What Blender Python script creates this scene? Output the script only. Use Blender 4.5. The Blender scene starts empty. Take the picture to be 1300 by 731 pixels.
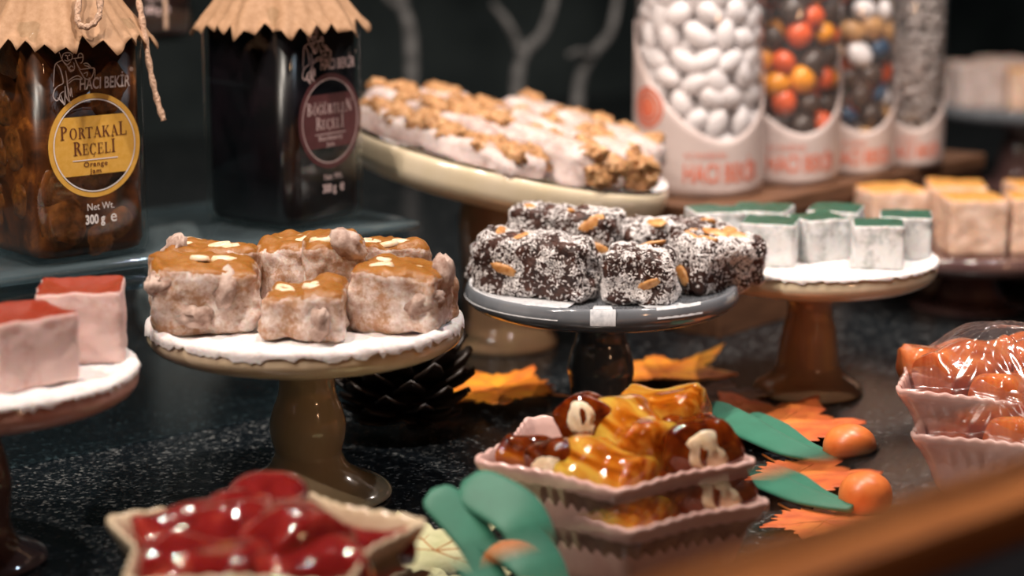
import bpy, bmesh, math, random
from mathutils import Vector, Matrix, noise, Euler
random.seed(7)
SC = bpy.context.scene
COL = SC.collection
PI = math.pi
# ------------------------------------------------------------------ camera
F, H, PITCH = 2600.0, 0.353, math.radians(11.5)
cs, sn = math.cos(PITCH), math.sin(PITCH)
cam = bpy.data.cameras.new('camera'); cam.lens = 72; cam.sensor_width = 36
cam.clip_start = 0.01
co = bpy.data.objects.new('camera', cam); COL.objects.link(co)
co.location = (0, 0, H); co.rotation_euler = (PI/2 - PITCH, 0, 0)
cam.dof.use_dof = True; cam.dof.focus_distance = 1.19; cam.dof.aperture_fstop = 4.0
SC.camera = co
# ------------------------------------------------------------------ world, lights, exposure
W = bpy.data.worlds.new('world'); SC.world = W; W.use_nodes = True
W.node_tree.nodes['Background'].inputs[0].default_value = (0.22, 0.60, 0.80, 1)
W.node_tree.nodes['Background'].inputs[1].default_value = 0.018
SC.view_settings.view_transform = 'Standard'; SC.view_settings.look = 'None'
SC.view_settings.gamma = 1; SC.view_settings.use_curve_mapping = False
SC.view_settings.exposure = -0.42
SC.cycles.max_bounces = 10; SC.cycles.transparent_max_bounces = 24
SC.cycles.sample_clamp_indirect = 4.0
u = Vector((math.sin(math.radians(50)), math.cos(math.radians(50)), 0))   # along the window, receding right
w = Vector((-u.y, u.x, 0))                                                # into the shop
UROT = math.radians(40)                                                   # local x = u, local y = w

def lamp(kind, name, loc, target, energy, color, size=0.012, angle=70, blend=0.6):
    l = bpy.data.lights.new(name, kind); l.energy = energy; l.color = color
    if kind == 'SPOT':
        l.shadow_soft_size = size; l.spot_size = math.radians(angle); l.spot_blend = blend
    elif kind == 'POINT':
        l.shadow_soft_size = size
    o = bpy.data.objects.new(name, l); COL.objects.link(o); o.location = loc
    d = Vector(target) - Vector(loc); o.rotation_euler = d.to_track_quat('-Z', 'Y').to_euler()
    return o
WARM = (1.0, 0.86, 0.76)
# a row of ceiling spots along the window head
for t, e in ((-0.42, 17), (-0.12, 21), (0.20, 22), (0.55, 26), (0.95, 38)):
    c = Vector((-0.20, 1.08, 0)) + u * t
    lamp('SPOT', 'ceiling_or_fill_spot', c + Vector((-0.20, -0.28, 0.92)), c + w * 0.10 + Vector((0.05, 0.05, 0.05)), e, WARM, 0.014, 115)
lamp('SPOT', 'ceiling_or_fill_spot', Vector((0.55, 1.25, 1.1)), (0.1, 1.3, 0.05), 9, (0.75, 0.85, 1.0), 0.014, 80)
lamp('SPOT', 'shop_spot', Vector((-0.5, 2.2, 1.5)), (-0.1, 1.9, 0.1), 12, WARM, 0.02, 90)
lamp('SPOT', 'shop_spot', Vector((0.75, 2.5, 1.3)), (0.55, 2.2, 0.1), 20, WARM, 0.02, 80)
lamp('SPOT', 'ceiling_or_fill_spot', Vector((0.22, 0.78, 0.85)), (0.27, 1.72, 0.16), 11, WARM, 0.014, 50)  # added frontal fill to brighten the candy tubes
lamp('SPOT', 'sill_fill_spot', Vector((0.02, 0.50, 0.95)), (0.17, 0.63, 0.15), 8, WARM, 0.014, 40)  # added spot that brightens the sill wood
# added unseen fill outside the window, stands in for warm sill bounce on bowls
lamp('POINT', 'warm_fill', (1.1, -0.25, 0.75), (0, 1, 0), 7, (1.0, 0.55, 0.30), 0.05)
# ------------------------------------------------------------------ helpers
def P(px, py, d):
    v = (py - 365.5) / F * d
    return Vector(((px - 650) / F * d, d * cs - v * sn, H - d * sn - v * cs))
def PZ(px, py, z):
    return P(px, py, (H - z) / (cs * (py - 365.5) / F + sn))
def G(px, d, z=0.0):
    "ground point at horizontal distance seen in column px"
    return Vector(((px - 650) / F * d, d, z))
def tag(o, label=None, cat=None, group=None, kind=None):
    if label: o['label'] = label
    if cat: o['category'] = cat
    if group: o['group'] = group
    if kind: o['kind'] = kind
    return o
def thing(name, label, cat, loc=(0, 0, 0), rotz=0.0, group=None, rot=None):
    o = bpy.data.objects.new(name, None); COL.objects.link(o)
    o.location = loc; o.rotation_euler = rot if rot else (0, 0, rotz)
    o.empty_display_size = 0.01
    return tag(o, label, cat, group)
def obj(name, me, mat, parent=None, loc=(0, 0, 0), rot=(0, 0, 0), scale=(1, 1, 1), smooth=True):
    if mat is not None and not me.materials:
        for m in (mat if isinstance(mat, (list, tuple)) else [mat]): me.materials.append(m)
    if smooth and me.polygons and not me.get('sm'):
        me.polygons.foreach_set('use_smooth', [True] * len(me.polygons)); me['sm'] = 1
    o = bpy.data.objects.new(name, me); COL.objects.link(o)
    o.location = loc; o.rotation_euler = rot; o.scale = scale
    if parent: o.parent = parent
    return o
def mesh(name, v, f):
    me = bpy.data.meshes.new(name); me.from_pydata([tuple(p) for p in v], [], f); me.update(); return me
def bmesh_done(bm, name):
    me = bpy.data.meshes.new(name); bm.to_mesh(me); bm.free(); return me
def copy_tree(root, loc, rot=None, label=None, group=None):
    r = root.copy(); COL.objects.link(r); r.location = loc
    if rot is not None: r.rotation_euler = rot
    if label: r['label'] = label
    if group: r['group'] = group
    for ch in root.children:
        c = ch.copy(); COL.objects.link(c); c.parent = r
        for g in ch.children:
            d = g.copy(); COL.objects.link(d); d.parent = c
    return r
def lathe(name, prof, n=64, cap=True):
    v, f = [], []
    for r, z in prof:
        for i in range(n):
            a = 2 * PI * i / n; v.append((r * math.cos(a), r * math.sin(a), z))
    for k in range(len(prof) - 1):
        for i in range(n):
            j = (i + 1) % n
            f.append((k * n + i, k * n + j, (k + 1) * n + j, (k + 1) * n + i))
    if cap:
        f.append(tuple(range(n))[::-1]); f.append(tuple(range((len(prof) - 1) * n, len(prof) * n)))
    me = mesh(name, v, f)
    bm = bmesh.new(); bm.from_mesh(me); bmesh.ops.recalc_face_normals(bm, faces=bm.faces); bm.to_mesh(me); bm.free()
    return me
def spl(prof, n=6):
    "smooth a lathe profile with Catmull-Rom"
    out = []
    for i in range(len(prof) - 1):
        p0 = prof[max(i - 1, 0)]; p1 = prof[i]; p2 = prof[i + 1]; p3 = prof[min(i + 2, len(prof) - 1)]
        for k in range(n):
            t = k / n
            out.append(tuple(0.5 * ((2 * p1[j]) + (-p0[j] + p2[j]) * t + (2 * p0[j] - 5 * p1[j] + 4 * p2[j] - p3[j]) * t * t + (-p0[j] + 3 * p1[j] - 3 * p2[j] + p3[j]) * t ** 3) for j in range(2)))
    out.append(prof[-1]); return [(max(r, 1e-5), z) for r, z in out]
def fbm(p, f, o=3):
    return noise.fractal(Vector(p) * f, 1.0, 2.0, o)
def rbox(name, sx, sy, sz, r=0.004, cuts=14, amp=0.0, freq=60, seed=0, shape=None):
    "rounded box standing on z=0, noise-roughened"
    bm = bmesh.new(); bmesh.ops.create_cube(bm, size=2)
    bmesh.ops.subdivide_edges(bm, edges=bm.edges[:], cuts=cuts, use_grid_fill=True)
    hs = Vector((sx / 2, sy / 2, sz / 2)); off = Vector((seed * 3.17, seed * 1.31, seed * 7.7))
    for vt in bm.verts:
        p = Vector((vt.co.x * hs.x, vt.co.y * hs.y, vt.co.z * hs.z))
        q = Vector([max(-(h - r), min(h - r, c)) for c, h in zip(p, hs)])
        d = p - q
        n = d.normalized() if d.length > 1e-9 else p.normalized()
        p = q + n * min(r, d.length) if d.length > 1e-9 else p
        if amp:
            s = fbm(p + off, freq, 4)
            p = p + n * amp * s
        p.z += hs.z
        if shape: p = shape(p)
        vt.co = p
    return bmesh_done(bm, name)
def hardbox(name, sx, sy, sz, bev=0.001):
    bm = bmesh.new(); bmesh.ops.create_cube(bm, size=1)
    for vt in bm.verts: vt.co = Vector((vt.co.x * sx, vt.co.y * sy, (vt.co.z + .5) * sz))
    if bev: bmesh.ops.bevel(bm, geom=bm.edges[:], offset=bev, segments=2, affect='EDGES', profile=0.5)
    return bmesh_done(bm, name)
def blob(name, sub, s, amp=0.0, freq=1.0, seed=0, ridged=False):
    bm = bmesh.new(); bmesh.ops.create_icosphere(bm, subdivisions=sub, radius=1)
    off = Vector((seed * 2.3, seed * 5.1, seed * 1.7))
    for vt in bm.verts:
        n = vt.co.normalized(); k = fbm(n + off, freq, 3)
        if ridged: k = 0.5 - abs(k) * 2
        p = n * (1 + amp * k); vt.co = Vector((p.x * s[0], p.y * s[1], p.z * s[2]))
    return bmesh_done(bm, name)
def tube(name, pts, rad, n=8):
    pts = [Vector(p) for p in pts]; v, f = [], []
    for i, p in enumerate(pts):
        t = (pts[min(i + 1, len(pts) - 1)] - pts[max(i - 1, 0)]).normalized()
        a = t.cross(Vector((0.31, 0.2, 0.93))).normalized(); b = t.cross(a)
        r = rad[i] if isinstance(rad, (list, tuple)) else rad
        for k in range(n):
            q = 2 * PI * k / n; v.append(p + (a * math.cos(q) + b * math.sin(q)) * r)
    for i in range(len(pts) - 1):
        for k in range(n):
            j = (k + 1) % n; f.append((i * n + k, i * n + j, (i + 1) * n + j, (i + 1) * n + k))
    f.append(tuple(range(n))[::-1]); f.append(tuple(range((len(pts) - 1) * n, len(pts) * n)))
    return mesh(name, v, f)
def smooth_path(pts, n=6):
    pts = [Vector(p) for p in pts]; out = []
    for i in range(len(pts) - 1):
        p0, p1, p2, p3 = pts[max(i - 1, 0)], pts[i], pts[i + 1], pts[min(i + 2, len(pts) - 1)]
        for k in range(n):
            t = k / n
            out.append(0.5 * ((2 * p1) + (p2 - p0) * t + (2 * p0 - 5 * p1 + 4 * p2 - p3) * t * t + (3 * p1 - p0 - 3 * p2 + p3) * t ** 3))
    out.append(pts[-1]); return out
# ------------------------------------------------------------------ materials
def newmat(name):
    m = bpy.data.materials.new(name); m.use_nodes = True
    nt = m.node_tree; b = nt.nodes['Principled BSDF']; return m, nt, b
def setp(b, **k):
    names = dict(rough='Roughness', metal='Metallic', spec='Specular IOR Level', sss='Subsurface Weight', sssr='Subsurface Scale', trans='Transmission Weight', ior='IOR', coat='Coat Weight', coatr='Coat Roughness', sheen='Sheen Weight')
    for a, val in k.items(): b.inputs[names[a]].default_value = val
def coords(nt, kind='Object', scale=(1, 1, 1)):
    tc = nt.nodes.new('ShaderNodeTexCoord'); mp = nt.nodes.new('ShaderNodeMapping')
    mp.inputs['Scale'].default_value = scale; nt.links.new(tc.outputs[kind], mp.inputs[0]); return mp.outputs[0]
def noisetex(nt, vec, scale, detail=4, rough=0.6, dist=0.0):
    n = nt.nodes.new('ShaderNodeTexNoise'); n.inputs['Scale'].default_value = scale
    n.inputs['Detail'].default_value = detail; n.inputs['Roughness'].default_value = rough; n.inputs['Distortion'].default_value = dist
    nt.links.new(vec, n.inputs['Vector']); return n.outputs['Fac']
def ramp(nt, fac, stops):
    r = nt.nodes.new('ShaderNodeValToRGB'); e = r.color_ramp.elements
    while len(e) < len(stops): e.new(0.5)
    for el, (p, c) in zip(e, stops): el.position = p; el.color = (*c, 1) if len(c) == 3 else c
    nt.links.new(fac, r.inputs[0]); return r.outputs[0]
def mixc(nt, fac, a, b):
    m = nt.nodes.new('ShaderNodeMix'); m.data_type = 'RGBA'
    for s, x in ((m.inputs[0], fac), (m.inputs[6], a), (m.inputs[7], b)):
        if isinstance(x, (int, float)): s.default_value = x
        elif isinstance(x, tuple): s.default_value = (*x, 1)
        else: nt.links.new(x, s)
    return m.outputs[2]
def bump(nt, b, h, strength=0.4, dist=0.002):
    n = nt.nodes.new('ShaderNodeBump'); n.inputs['Strength'].default_value = strength; n.inputs['Distance'].default_value = dist
    nt.links.new(h, n.inputs['Height']); nt.links.new(n.outputs[0], b.inputs['Normal'])
def simple(name, c, c2=None, scale=40, bmp=0.0, **k):
    m, nt, b = newmat(name); b.inputs['Base Color'].default_value = (*c, 1); setp(b, **k)
    if c2 is not None or bmp:
        vec = coords(nt); n = noisetex(nt, vec, scale)
        if c2 is not None: nt.links.new(ramp(nt, n, [(0.35, c), (0.65, c2)]), b.inputs['Base Color'])
        if bmp: bump(nt, b, n, bmp, 0.002)
    return m
def thinglass(name, tint=(0.9, 0.95, 0.95), refl=1.0, rough=0.02, f0=0.04, haze=0.0, hazec=(0.3, 0.4, 0.44), edge=0.9):
    "thin clear sheet: transparent, with a Schlick reflection and optionally a little diffuse haze"
    m, nt, b = newmat(name); nt.nodes.remove(b)
    t = nt.nodes.new('ShaderNodeBsdfTransparent'); t.inputs[0].default_value = (*tint, 1); base = t.outputs[0]
    if haze:
        d = nt.nodes.new('ShaderNodeBsdfDiffuse'); d.inputs[0].default_value = (*hazec, 1); h = nt.nodes.new('ShaderNodeMixShader'); h.inputs[0].default_value = haze
        nt.links.new(base, h.inputs[1]); nt.links.new(d.outputs[0], h.inputs[2]); base = h.outputs[0]
    g = nt.nodes.new('ShaderNodeBsdfGlossy'); g.inputs['Roughness'].default_value = rough; g.inputs[0].default_value = (refl, refl, refl, 1)
    f = nt.nodes.new('ShaderNodeLayerWeight'); f.inputs[0].default_value = 0.5
    p = nt.nodes.new('ShaderNodeMath'); p.operation = 'POWER'; nt.links.new(f.outputs['Facing'], p.inputs[0]); p.inputs[1].default_value = 5
    a = nt.nodes.new('ShaderNodeMath'); a.operation = 'MULTIPLY_ADD'; nt.links.new(p.outputs[0], a.inputs[0]); a.inputs[1].default_value = edge; a.inputs[2].default_value = f0
    x = nt.nodes.new('ShaderNodeMixShader'); nt.links.new(a.outputs[0], x.inputs[0]); nt.links.new(base, x.inputs[1]); nt.links.new(g.outputs[0], x.inputs[2])
    nt.links.new(x.outputs[0], nt.nodes['Material Output'].inputs[0]); return m

M = {}
def build_materials():
    # granite counter
    m, nt, b = newmat('granite'); vec = coords(nt, 'Object')
    v = nt.nodes.new('ShaderNodeTexVoronoi'); v.inputs['Scale'].default_value = 520; nt.links.new(vec, v.inputs['Vector'])
    sep = nt.nodes.new('ShaderNodeSeparateColor'); nt.links.new(v.outputs['Color'], sep.inputs[0])
    n = noisetex(nt, vec, 160, 5, 0.75)
    ad = nt.nodes.new('ShaderNodeMath'); ad.operation = 'MULTIPLY'; nt.links.new(sep.outputs[0], ad.inputs[0]); nt.links.new(n, ad.inputs[1])
    nt.links.new(ramp(nt, ad.outputs[0], [(0.30, (0.004, 0.006, 0.008)), (0.42, (0.028, 0.034, 0.038)), (0.60, (0.17, 0.175, 0.17))]), b.inputs['Base Color'])
    setp(b, rough=0.22, spec=0.5); M['granite'] = m
    # wood sill
    m, nt, b = newmat('sill_wood'); vec = coords(nt, 'Object', (2, 30, 30)); n = noisetex(nt, vec, 5, 6, 0.6, 1.0)
    nt.links.new(ramp(nt, n, [(0.3, (0.28, 0.09, 0.025)), (0.7, (0.55, 0.2, 0.055))]), b.inputs['Base Color']); setp(b, rough=0.4); M['sill'] = m
    M['black'] = simple('black_frame', (0.006, 0.008, 0.01), rough=0.35)
    m, nt, b = newmat('shelf_wood'); vec = coords(nt, 'Object', (3, 30, 30)); n = noisetex(nt, vec, 6, 5, 0.6, 1.0)
    nt.links.new(ramp(nt, n, [(0.3, (0.09, 0.04, 0.02)), (0.7, (0.19, 0.09, 0.045))]), b.inputs['Base Color']); setp(b, rough=0.5); M['wood'] = m
    M['wall'] = simple('dark_wall', (0.006, 0.014, 0.016), (0.040, 0.056, 0.058), 4, rough=0.8)
    # glazes
    def glaze(name, c, c2, scale=25, rough=0.12):
        m, nt, b = newmat(name); vec = coords(nt, 'Object', (1, 1, 0.35)); n = noisetex(nt, vec, scale, 4)
        nt.links.new(ramp(nt, n, [(0.35, c), (0.65, c2)]), b.inputs['Base Color']); setp(b, rough=rough, coat=0.5, coatr=0.05)
        bump(nt, b, n, 0.12, 0.002); return m
    M['glaze_olive'] = glaze('glaze_olive', (0.40, 0.31, 0.17), (0.50, 0.38, 0.24))
    M['glaze_cream'] = glaze('glaze_cream', (0.66, 0.56, 0.38), (0.72, 0.62, 0.46))
    M['glaze_tan'] = glaze('glaze_tan', (0.42, 0.24, 0.14), (0.50, 0.33, 0.18))
    M['glaze_slate'] = glaze('glaze_slate', (0.06, 0.075, 0.09), (0.10, 0.115, 0.13))
    M['glaze_grey'] = glaze('glaze_grey', (0.14, 0.155, 0.175), (0.20, 0.215, 0.235))
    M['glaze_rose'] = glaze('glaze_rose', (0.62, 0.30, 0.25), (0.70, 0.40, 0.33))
    M['glaze_dark'] = glaze('glaze_dark', (0.085, 0.045, 0.045), (0.14, 0.08, 0.07))
    M['glaze_pink'] = glaze('glaze_pink', (0.70, 0.42, 0.37), (0.80, 0.54, 0.48), 45)
    M['glaze_sand'] = glaze('glaze_sand', (0.66, 0.52, 0.34), (0.76, 0.62, 0.44), 40)
    M['glaze_pink_shaded'] = glaze('glaze_pink_shaded', (0.20, 0.105, 0.085), (0.36, 0.22, 0.15), 70)  # pink glaze with the outer wall's shade put into the colour
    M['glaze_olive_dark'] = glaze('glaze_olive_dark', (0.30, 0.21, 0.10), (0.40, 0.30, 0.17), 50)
    # sugar powder
    m, nt, b = newmat('sugar_powder'); vec = coords(nt); n = noisetex(nt, vec, 220, 5, 0.7)
    nt.links.new(ramp(nt, n, [(0.3, (0.66, 0.60, 0.585)), (0.55, (0.80, 0.76, 0.75))]), b.inputs['Base Color']); setp(b, rough=0.95, spec=0.1, sss=0.2, sssr=0.003)
    bump(nt, b, n, 0.5, 0.0015); M['sugar'] = m
    m, nt, b = newmat('sugar_thin'); vec = coords(nt); n = noisetex(nt, vec, 200, 5, 0.7)
    nt.links.new(ramp(nt, n, [(0.3, (0.45, 0.47, 0.5)), (0.6, (0.72, 0.73, 0.75))]), b.inputs['Base Color']); setp(b, rough=0.9, spec=0.1); M['sugar_thin'] = m
    # powdered confection: side colour with powder, top (cut face) of another colour
    def lokum(name, side, side2, top, top2, edge=0.86, powder=(0.86, 0.82, 0.80), cover=0.52, soft=0.1):
        m, nt, b = newmat(name); vec = coords(nt); g = coords(nt, 'Generated')
        n1 = noisetex(nt, vec, 55, 6, 0.65); n2 = noisetex(nt, vec, 380, 4, 0.7); n3 = noisetex(nt, vec, 120, 3, 0.6)
        sc = mixc(nt, n1, side, side2)
        ad = nt.nodes.new('ShaderNodeMath'); ad.operation = 'MULTIPLY_ADD'; nt.links.new(n2, ad.inputs[0]); ad.inputs[1].default_value = 0.55; nt.links.new(n1, ad.inputs[2])
        pf = ramp(nt, ad.outputs[0], [(cover + 0.15, (0, 0, 0)), (cover + 0.42, (1, 1, 1))])
        sc = mixc(nt, pf, sc, powder)
        sp = nt.nodes.new('ShaderNodeSeparateXYZ'); nt.links.new(g, sp.inputs[0])
        ge = nt.nodes.new('ShaderNodeNewGeometry'); tc = nt.nodes.new('ShaderNodeTexCoord')
        sn_ = nt.nodes.new('ShaderNodeSeparateXYZ'); nt.links.new(tc.outputs['Normal'], sn_.inputs[0])
        k = nt.nodes.new('ShaderNodeMath'); k.operation = 'MULTIPLY_ADD'; nt.links.new(n3, k.inputs[0]); k.inputs[1].default_value = soft * 3; nt.links.new(sn_.outputs[2], k.inputs[2])
        k2 = nt.nodes.new('ShaderNodeMath'); k2.operation = 'MULTIPLY'; nt.links.new(k.outputs[0], k2.inputs[0]); nt.links.new(sp.outputs[2], k2.inputs[1])
        tf = ramp(nt, k2.outputs[0], [(edge - 0.04, (0, 0, 0)), (min(edge + 0.12, 1), (1, 1, 1))])
        col = mixc(nt, tf, sc, mixc(nt, n1, top, top2))
        nt.links.new(col, b.inputs['Base Color'])
        nt.links.new(ramp(nt, tf, [(0, (0.85,) * 3), (1, (0.28,) * 3)]), b.inputs['Roughness'])
        setp(b, sss=0.25, sssr=0.006, spec=0.35); bump(nt, b, n2, 0.45, 0.0012); return m
    M['lokum_nut'] = lokum('lokum_nut', (0.36, 0.18, 0.09), (0.58, 0.36, 0.23), (0.17, 0.055, 0.007), (0.46, 0.20, 0.042), 0.90, (0.82, 0.73, 0.68), 0.52, 0.42)
    M['lokum_rose'] = lokum('lokum_rose', (0.62, 0.30, 0.24), (0.74, 0.44, 0.38), (0.22, 0.025, 0.012), (0.34, 0.05, 0.022), 0.72, (0.84, 0.64, 0.60), 0.36, 0.04)
    M['lokum_mint'] = lokum('lokum_mint', (0.17, 0.19, 0.185), (0.34, 0.36, 0.35), (0.012, 0.06, 0.036), (0.035, 0.12, 0.075), 0.76, (0.66, 0.67, 0.67), 0.40, 0.05)
    M['lokum_orange'] = lokum('lokum_orange', (0.55, 0.34, 0.22), (0.68, 0.46, 0.34), (0.66, 0.26, 0.035), (0.74, 0.42, 0.13), 0.72, (0.84, 0.66, 0.55), 0.55, 0.06)
    M['lokum_grey'] = simple('lokum_grey', (0.22, 0.20, 0.19), (0.4, 0.37, 0.35), 60, rough=0.9)
    M['roll'] = lokum('roll', (0.28, 0.18, 0.15), (0.42, 0.30, 0.26), (0.44, 0.33, 0.28), (0.54, 0.43, 0.38), 0.95, (0.60, 0.51, 0.485), 0.42)
    m, nt, b = newmat('walnut'); vec = coords(nt); n = noisetex(nt, vec, 160, 5, 0.65)
    nt.links.new(ramp(nt, n, [(0.3, (0.18, 0.07, 0.022)), (0.5, (0.45, 0.23, 0.09)), (0.72, (0.66, 0.42, 0.22))]), b.inputs['Base Color']); setp(b, rough=0.55, sss=0.1, sssr=0.003); bump(nt, b, n, 0.6, 0.002); M['walnut'] = m
    M['nut'] = simple('nut_cream', (0.80, 0.55, 0.28), (0.88, 0.72, 0.48), 130, rough=0.5, sss=0.15, sssr=0.003)
    M['nut_light'] = simple('nut_pale', (0.76, 0.56, 0.34), (0.87, 0.74, 0.55), 160, rough=0.4, sss=0.2, sssr=0.003)
    M['nut_orange'] = simple('nut_orange', (0.42, 0.15, 0.03), (0.70, 0.38, 0.14), 200, rough=0.4)
    m, nt, b = newmat('chocolate'); vec = coords(nt); n = noisetex(nt, vec, 150, 5, 0.7)
    nt.links.new(ramp(nt, n, [(0.35, (0.018, 0.008, 0.006)), (0.6, (0.07, 0.022, 0.012)), (0.8, (0.22, 0.06, 0.02))]), b.inputs['Base Color']); setp(b, rough=0.35); bump(nt, b, n, 0.8, 0.003); M['choc'] = m
    M['coconut'] = simple('coconut', (0.84, 0.80, 0.78), (0.9, 0.87, 0.86), 300, rough=0.7)
    # jellies
    def jelly(name, stops, scale, stretch=(1, 1, 0.35), trans=0.25, rough=0.06):
        m, nt, b = newmat(name); vec = coords(nt, 'Object', stretch); n = noisetex(nt, vec, scale, 3, 0.5, 0.8)
        nt.links.new(ramp(nt, n, stops), b.inputs['Base Color']); setp(b, rough=rough, sss=0.6, sssr=0.012, coat=1.0, coatr=0.03, trans=trans, ior=1.42)
        b.inputs['Subsurface Radius'].default_value = (1.0, 0.4, 0.1)
        n2 = noisetex(nt, coords(nt), 90, 3); bump(nt, b, n2, 0.25, 0.003); return m
    M['amber'] = jelly('amber_jelly', [(0.30, (0.20, 0.032, 0.002)), (0.43, (0.68, 0.19, 0.008)), (0.57, (0.98, 0.58, 0.09))], 55, (1, 0.3, 1), 0.35)
    M['amber_dark'] = jelly('amber_jelly_dark', [(0.34, (0.07, 0.008, 0.002)), (0.55, (0.26, 0.045, 0.004)), (0.72, (0.70, 0.24, 0.02))], 55, (1, 0.3, 1), 0.35)
    M['amber_rose'] = jelly('amber_jelly_rose', [(0.30, (0.38, 0.07, 0.02)), (0.55, (0.68, 0.19, 0.06)), (0.75, (0.85, 0.36, 0.14))], 50)
    M['ruby'] = jelly('ruby_jelly', [(0.30, (0.16, 0.008, 0.008)), (0.55, (0.30, 0.02, 0.018)), (0.75, (0.55, 0.09, 0.055))], 45)
    # jars
    M['jarglass'] = thinglass('jar_glass', (0.93, 0.95, 0.94)); M['tubeglass'] = thinglass('tube_glass', (0.97, 0.97, 0.97), 1.0, 0.05, 0.05, 0.06, (0.6, 0.55, 0.55))
    M['acrylic'] = thinglass('acrylic', (0.74, 0.84, 0.87), 1.0, 0.03, 0.05, 0.02)
    M['acrylic_top'] = thinglass('acrylic_top', (0.72, 0.82, 0.85), 1.0, 0.05, 0.06, 0.16)
    m, nt, b = newmat('orange_jam'); vec = coords(nt); n = noisetex(nt, vec, 45, 5, 0.65, 0.6)
    nt.links.new(ramp(nt, n, [(0.36, (0.012, 0.004, 0.001)), (0.58, (0.10, 0.028, 0.006)), (0.78, (0.38, 0.12, 0.02))]), b.inputs['Base Color']); setp(b, rough=0.3); M['jam_orange'] = m
    M['jam_black'] = simple('blackberry_jam', (0.002, 0.002, 0.003), (0.006, 0.003, 0.005), 60, rough=0.3)
    m, nt, b = newmat('orange_peel'); vec = coords(nt); n = noisetex(nt, vec, 170, 5, 0.65)
    nt.links.new(ramp(nt, n, [(0.3, (0.035, 0.009, 0.002)), (0.72, (0.30, 0.10, 0.018))]), b.inputs['Base Color']); setp(b, rough=0.3, sss=0.2, sssr=0.004); bump(nt, b, n, 0.6, 0.002); M['peel'] = m
    m, nt, b = newmat('kraft_paper'); vec = coords(nt); n = noisetex(nt, vec, 260, 5, 0.6)
    nt.links.new(ramp(nt, n, [(0.3, (0.33, 0.185, 0.095)), (0.7, (0.43, 0.26, 0.15))]), b.inputs['Base Color']); setp(b, rough=0.75); bump(nt, b, noisetex(nt, vec, 35, 3), 0.3, 0.004); M['kraft'] = m
    m, nt, b = newmat('twine'); vec = coords(nt); n = noisetex(nt, vec, 500, 4)
    nt.links.new(ramp(nt, n, [(0.3, (0.36, 0.21, 0.13)), (0.7, (0.66, 0.46, 0.34))]), b.inputs['Base Color']); setp(b, rough=0.9); bump(nt, b, n, 1.0, 0.002); M['twine'] = m
    M['gold'] = simple('label_gold', (0.70, 0.38, 0.055), (0.76, 0.44, 0.09), 300, rough=0.5)
    M['dark_label'] = simple('label_dark_ground', (0.012, 0.007, 0.005), rough=0.4)
    M['maroon'] = simple('label_maroon', (0.085, 0.022, 0.026), (0.105, 0.03, 0.034), 200, rough=0.45)
    M['ink_brown'] = simple('ink_brown', (0.13, 0.035, 0.012), rough=0.6)
    M['ink_white'] = simple('ink_white', (0.80, 0.76, 0.74), rough=0.6)
    M['ink_pink'] = simple('ink_pink', (0.62, 0.47, 0.45), rough=0.6)
    M['ink_grey'] = simple('ink_grey', (0.60, 0.53, 0.50), rough=0.6)
    M['ink_red'] = simple('ink_red', (0.62, 0.12, 0.06), (0.7, 0.2, 0.11), 60, rough=0.6)
    M['lid'] = simple('lid_metal', (0.3, 0.3, 0.3), rough=0.3, metal=1.0)
    M['wrap'] = simple('paper_wrap', (0.50, 0.41, 0.385), (0.58, 0.49, 0.46), 20, rough=0.5)
    # candies
    M['almond_white'] = simple('sugared_almond', (0.72, 0.68, 0.68), (0.80, 0.76, 0.76), 30, rough=0.3)
    M['cand_orange'] = simple('candy_orange', (0.62, 0.07, 0.015), (0.74, 0.13, 0.03), 30, rough=0.25)
    M['cand_yellow'] = simple('candy_yellow', (0.80, 0.30, 0.015), rough=0.25)
    M['cand_dark'] = simple('candy_dark', (0.035, 0.022, 0.018), (0.07, 0.05, 0.04), 40, rough=0.3)
    M['cand_grey'] = simple('candy_grey', (0.20, 0.20, 0.19), rough=0.35)
    M['cand_blue'] = simple('candy_blue', (0.02, 0.06, 0.12), rough=0.3)
    M['cand_tan'] = simple('candy_tan', (0.45, 0.24, 0.09), rough=0.4)
    M['silver'] = simple('candy_silver', (0.42, 0.38, 0.36), rough=0.35, metal=0.6)
    # decoration
    M['green'] = simple('green_felt', (0.016, 0.150, 0.088), (0.021, 0.180, 0.108), 60, rough=0.55, sheen=0.2)
    m, nt, b = newmat('pumpkin'); vec = coords(nt, 'Object'); n = noisetex(nt, vec, 70, 3)
    nt.links.new(ramp(nt, n, [(0.3, (0.66, 0.14, 0.025)), (0.7, (0.80, 0.24, 0.06))]), b.inputs['Base Color']); setp(b, rough=0.35); M['pumpkin'] = m
    M['olive_base'] = simple('olive_base', (0.10, 0.07, 0.03), (0.17, 0.12, 0.05), 50, rough=0.3)
    def leafm(name, c1, c2, c3):
        m, nt, b = newmat(name); vec = coords(nt); n = noisetex(nt, vec, 38, 5, 0.6)
        nt.links.new(ramp(nt, n, [(0.32, c1), (0.5, c2), (0.68, c3)]), b.inputs['Base Color']); setp(b, rough=0.5); bump(nt, b, noisetex(nt, vec, 120, 4), 0.4, 0.002); return m
    M['leaf_orange'] = leafm('leaf_orange', (0.60, 0.13, 0.02), (0.80, 0.25, 0.02), (0.88, 0.40, 0.03))
    M['leaf_red'] = leafm('leaf_red', (0.50, 0.09, 0.03), (0.74, 0.17, 0.045), (0.82, 0.26, 0.05))
    M['leaf_dark'] = leafm('leaf_dark', (0.05, 0.02, 0.01), (0.12, 0.05, 0.02), (0.22, 0.1, 0.03))
    M['leaf_green'] = leafm('leaf_green', (0.44, 0.46, 0.24), (0.58, 0.58, 0.34), (0.66, 0.64, 0.40))
    M['vein_brown'] = simple('vein_brown', (0.42, 0.20, 0.07), rough=0.6)
    M['vein_red'] = simple('vein_red', (0.55, 0.16, 0.03), rough=0.6)
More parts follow.
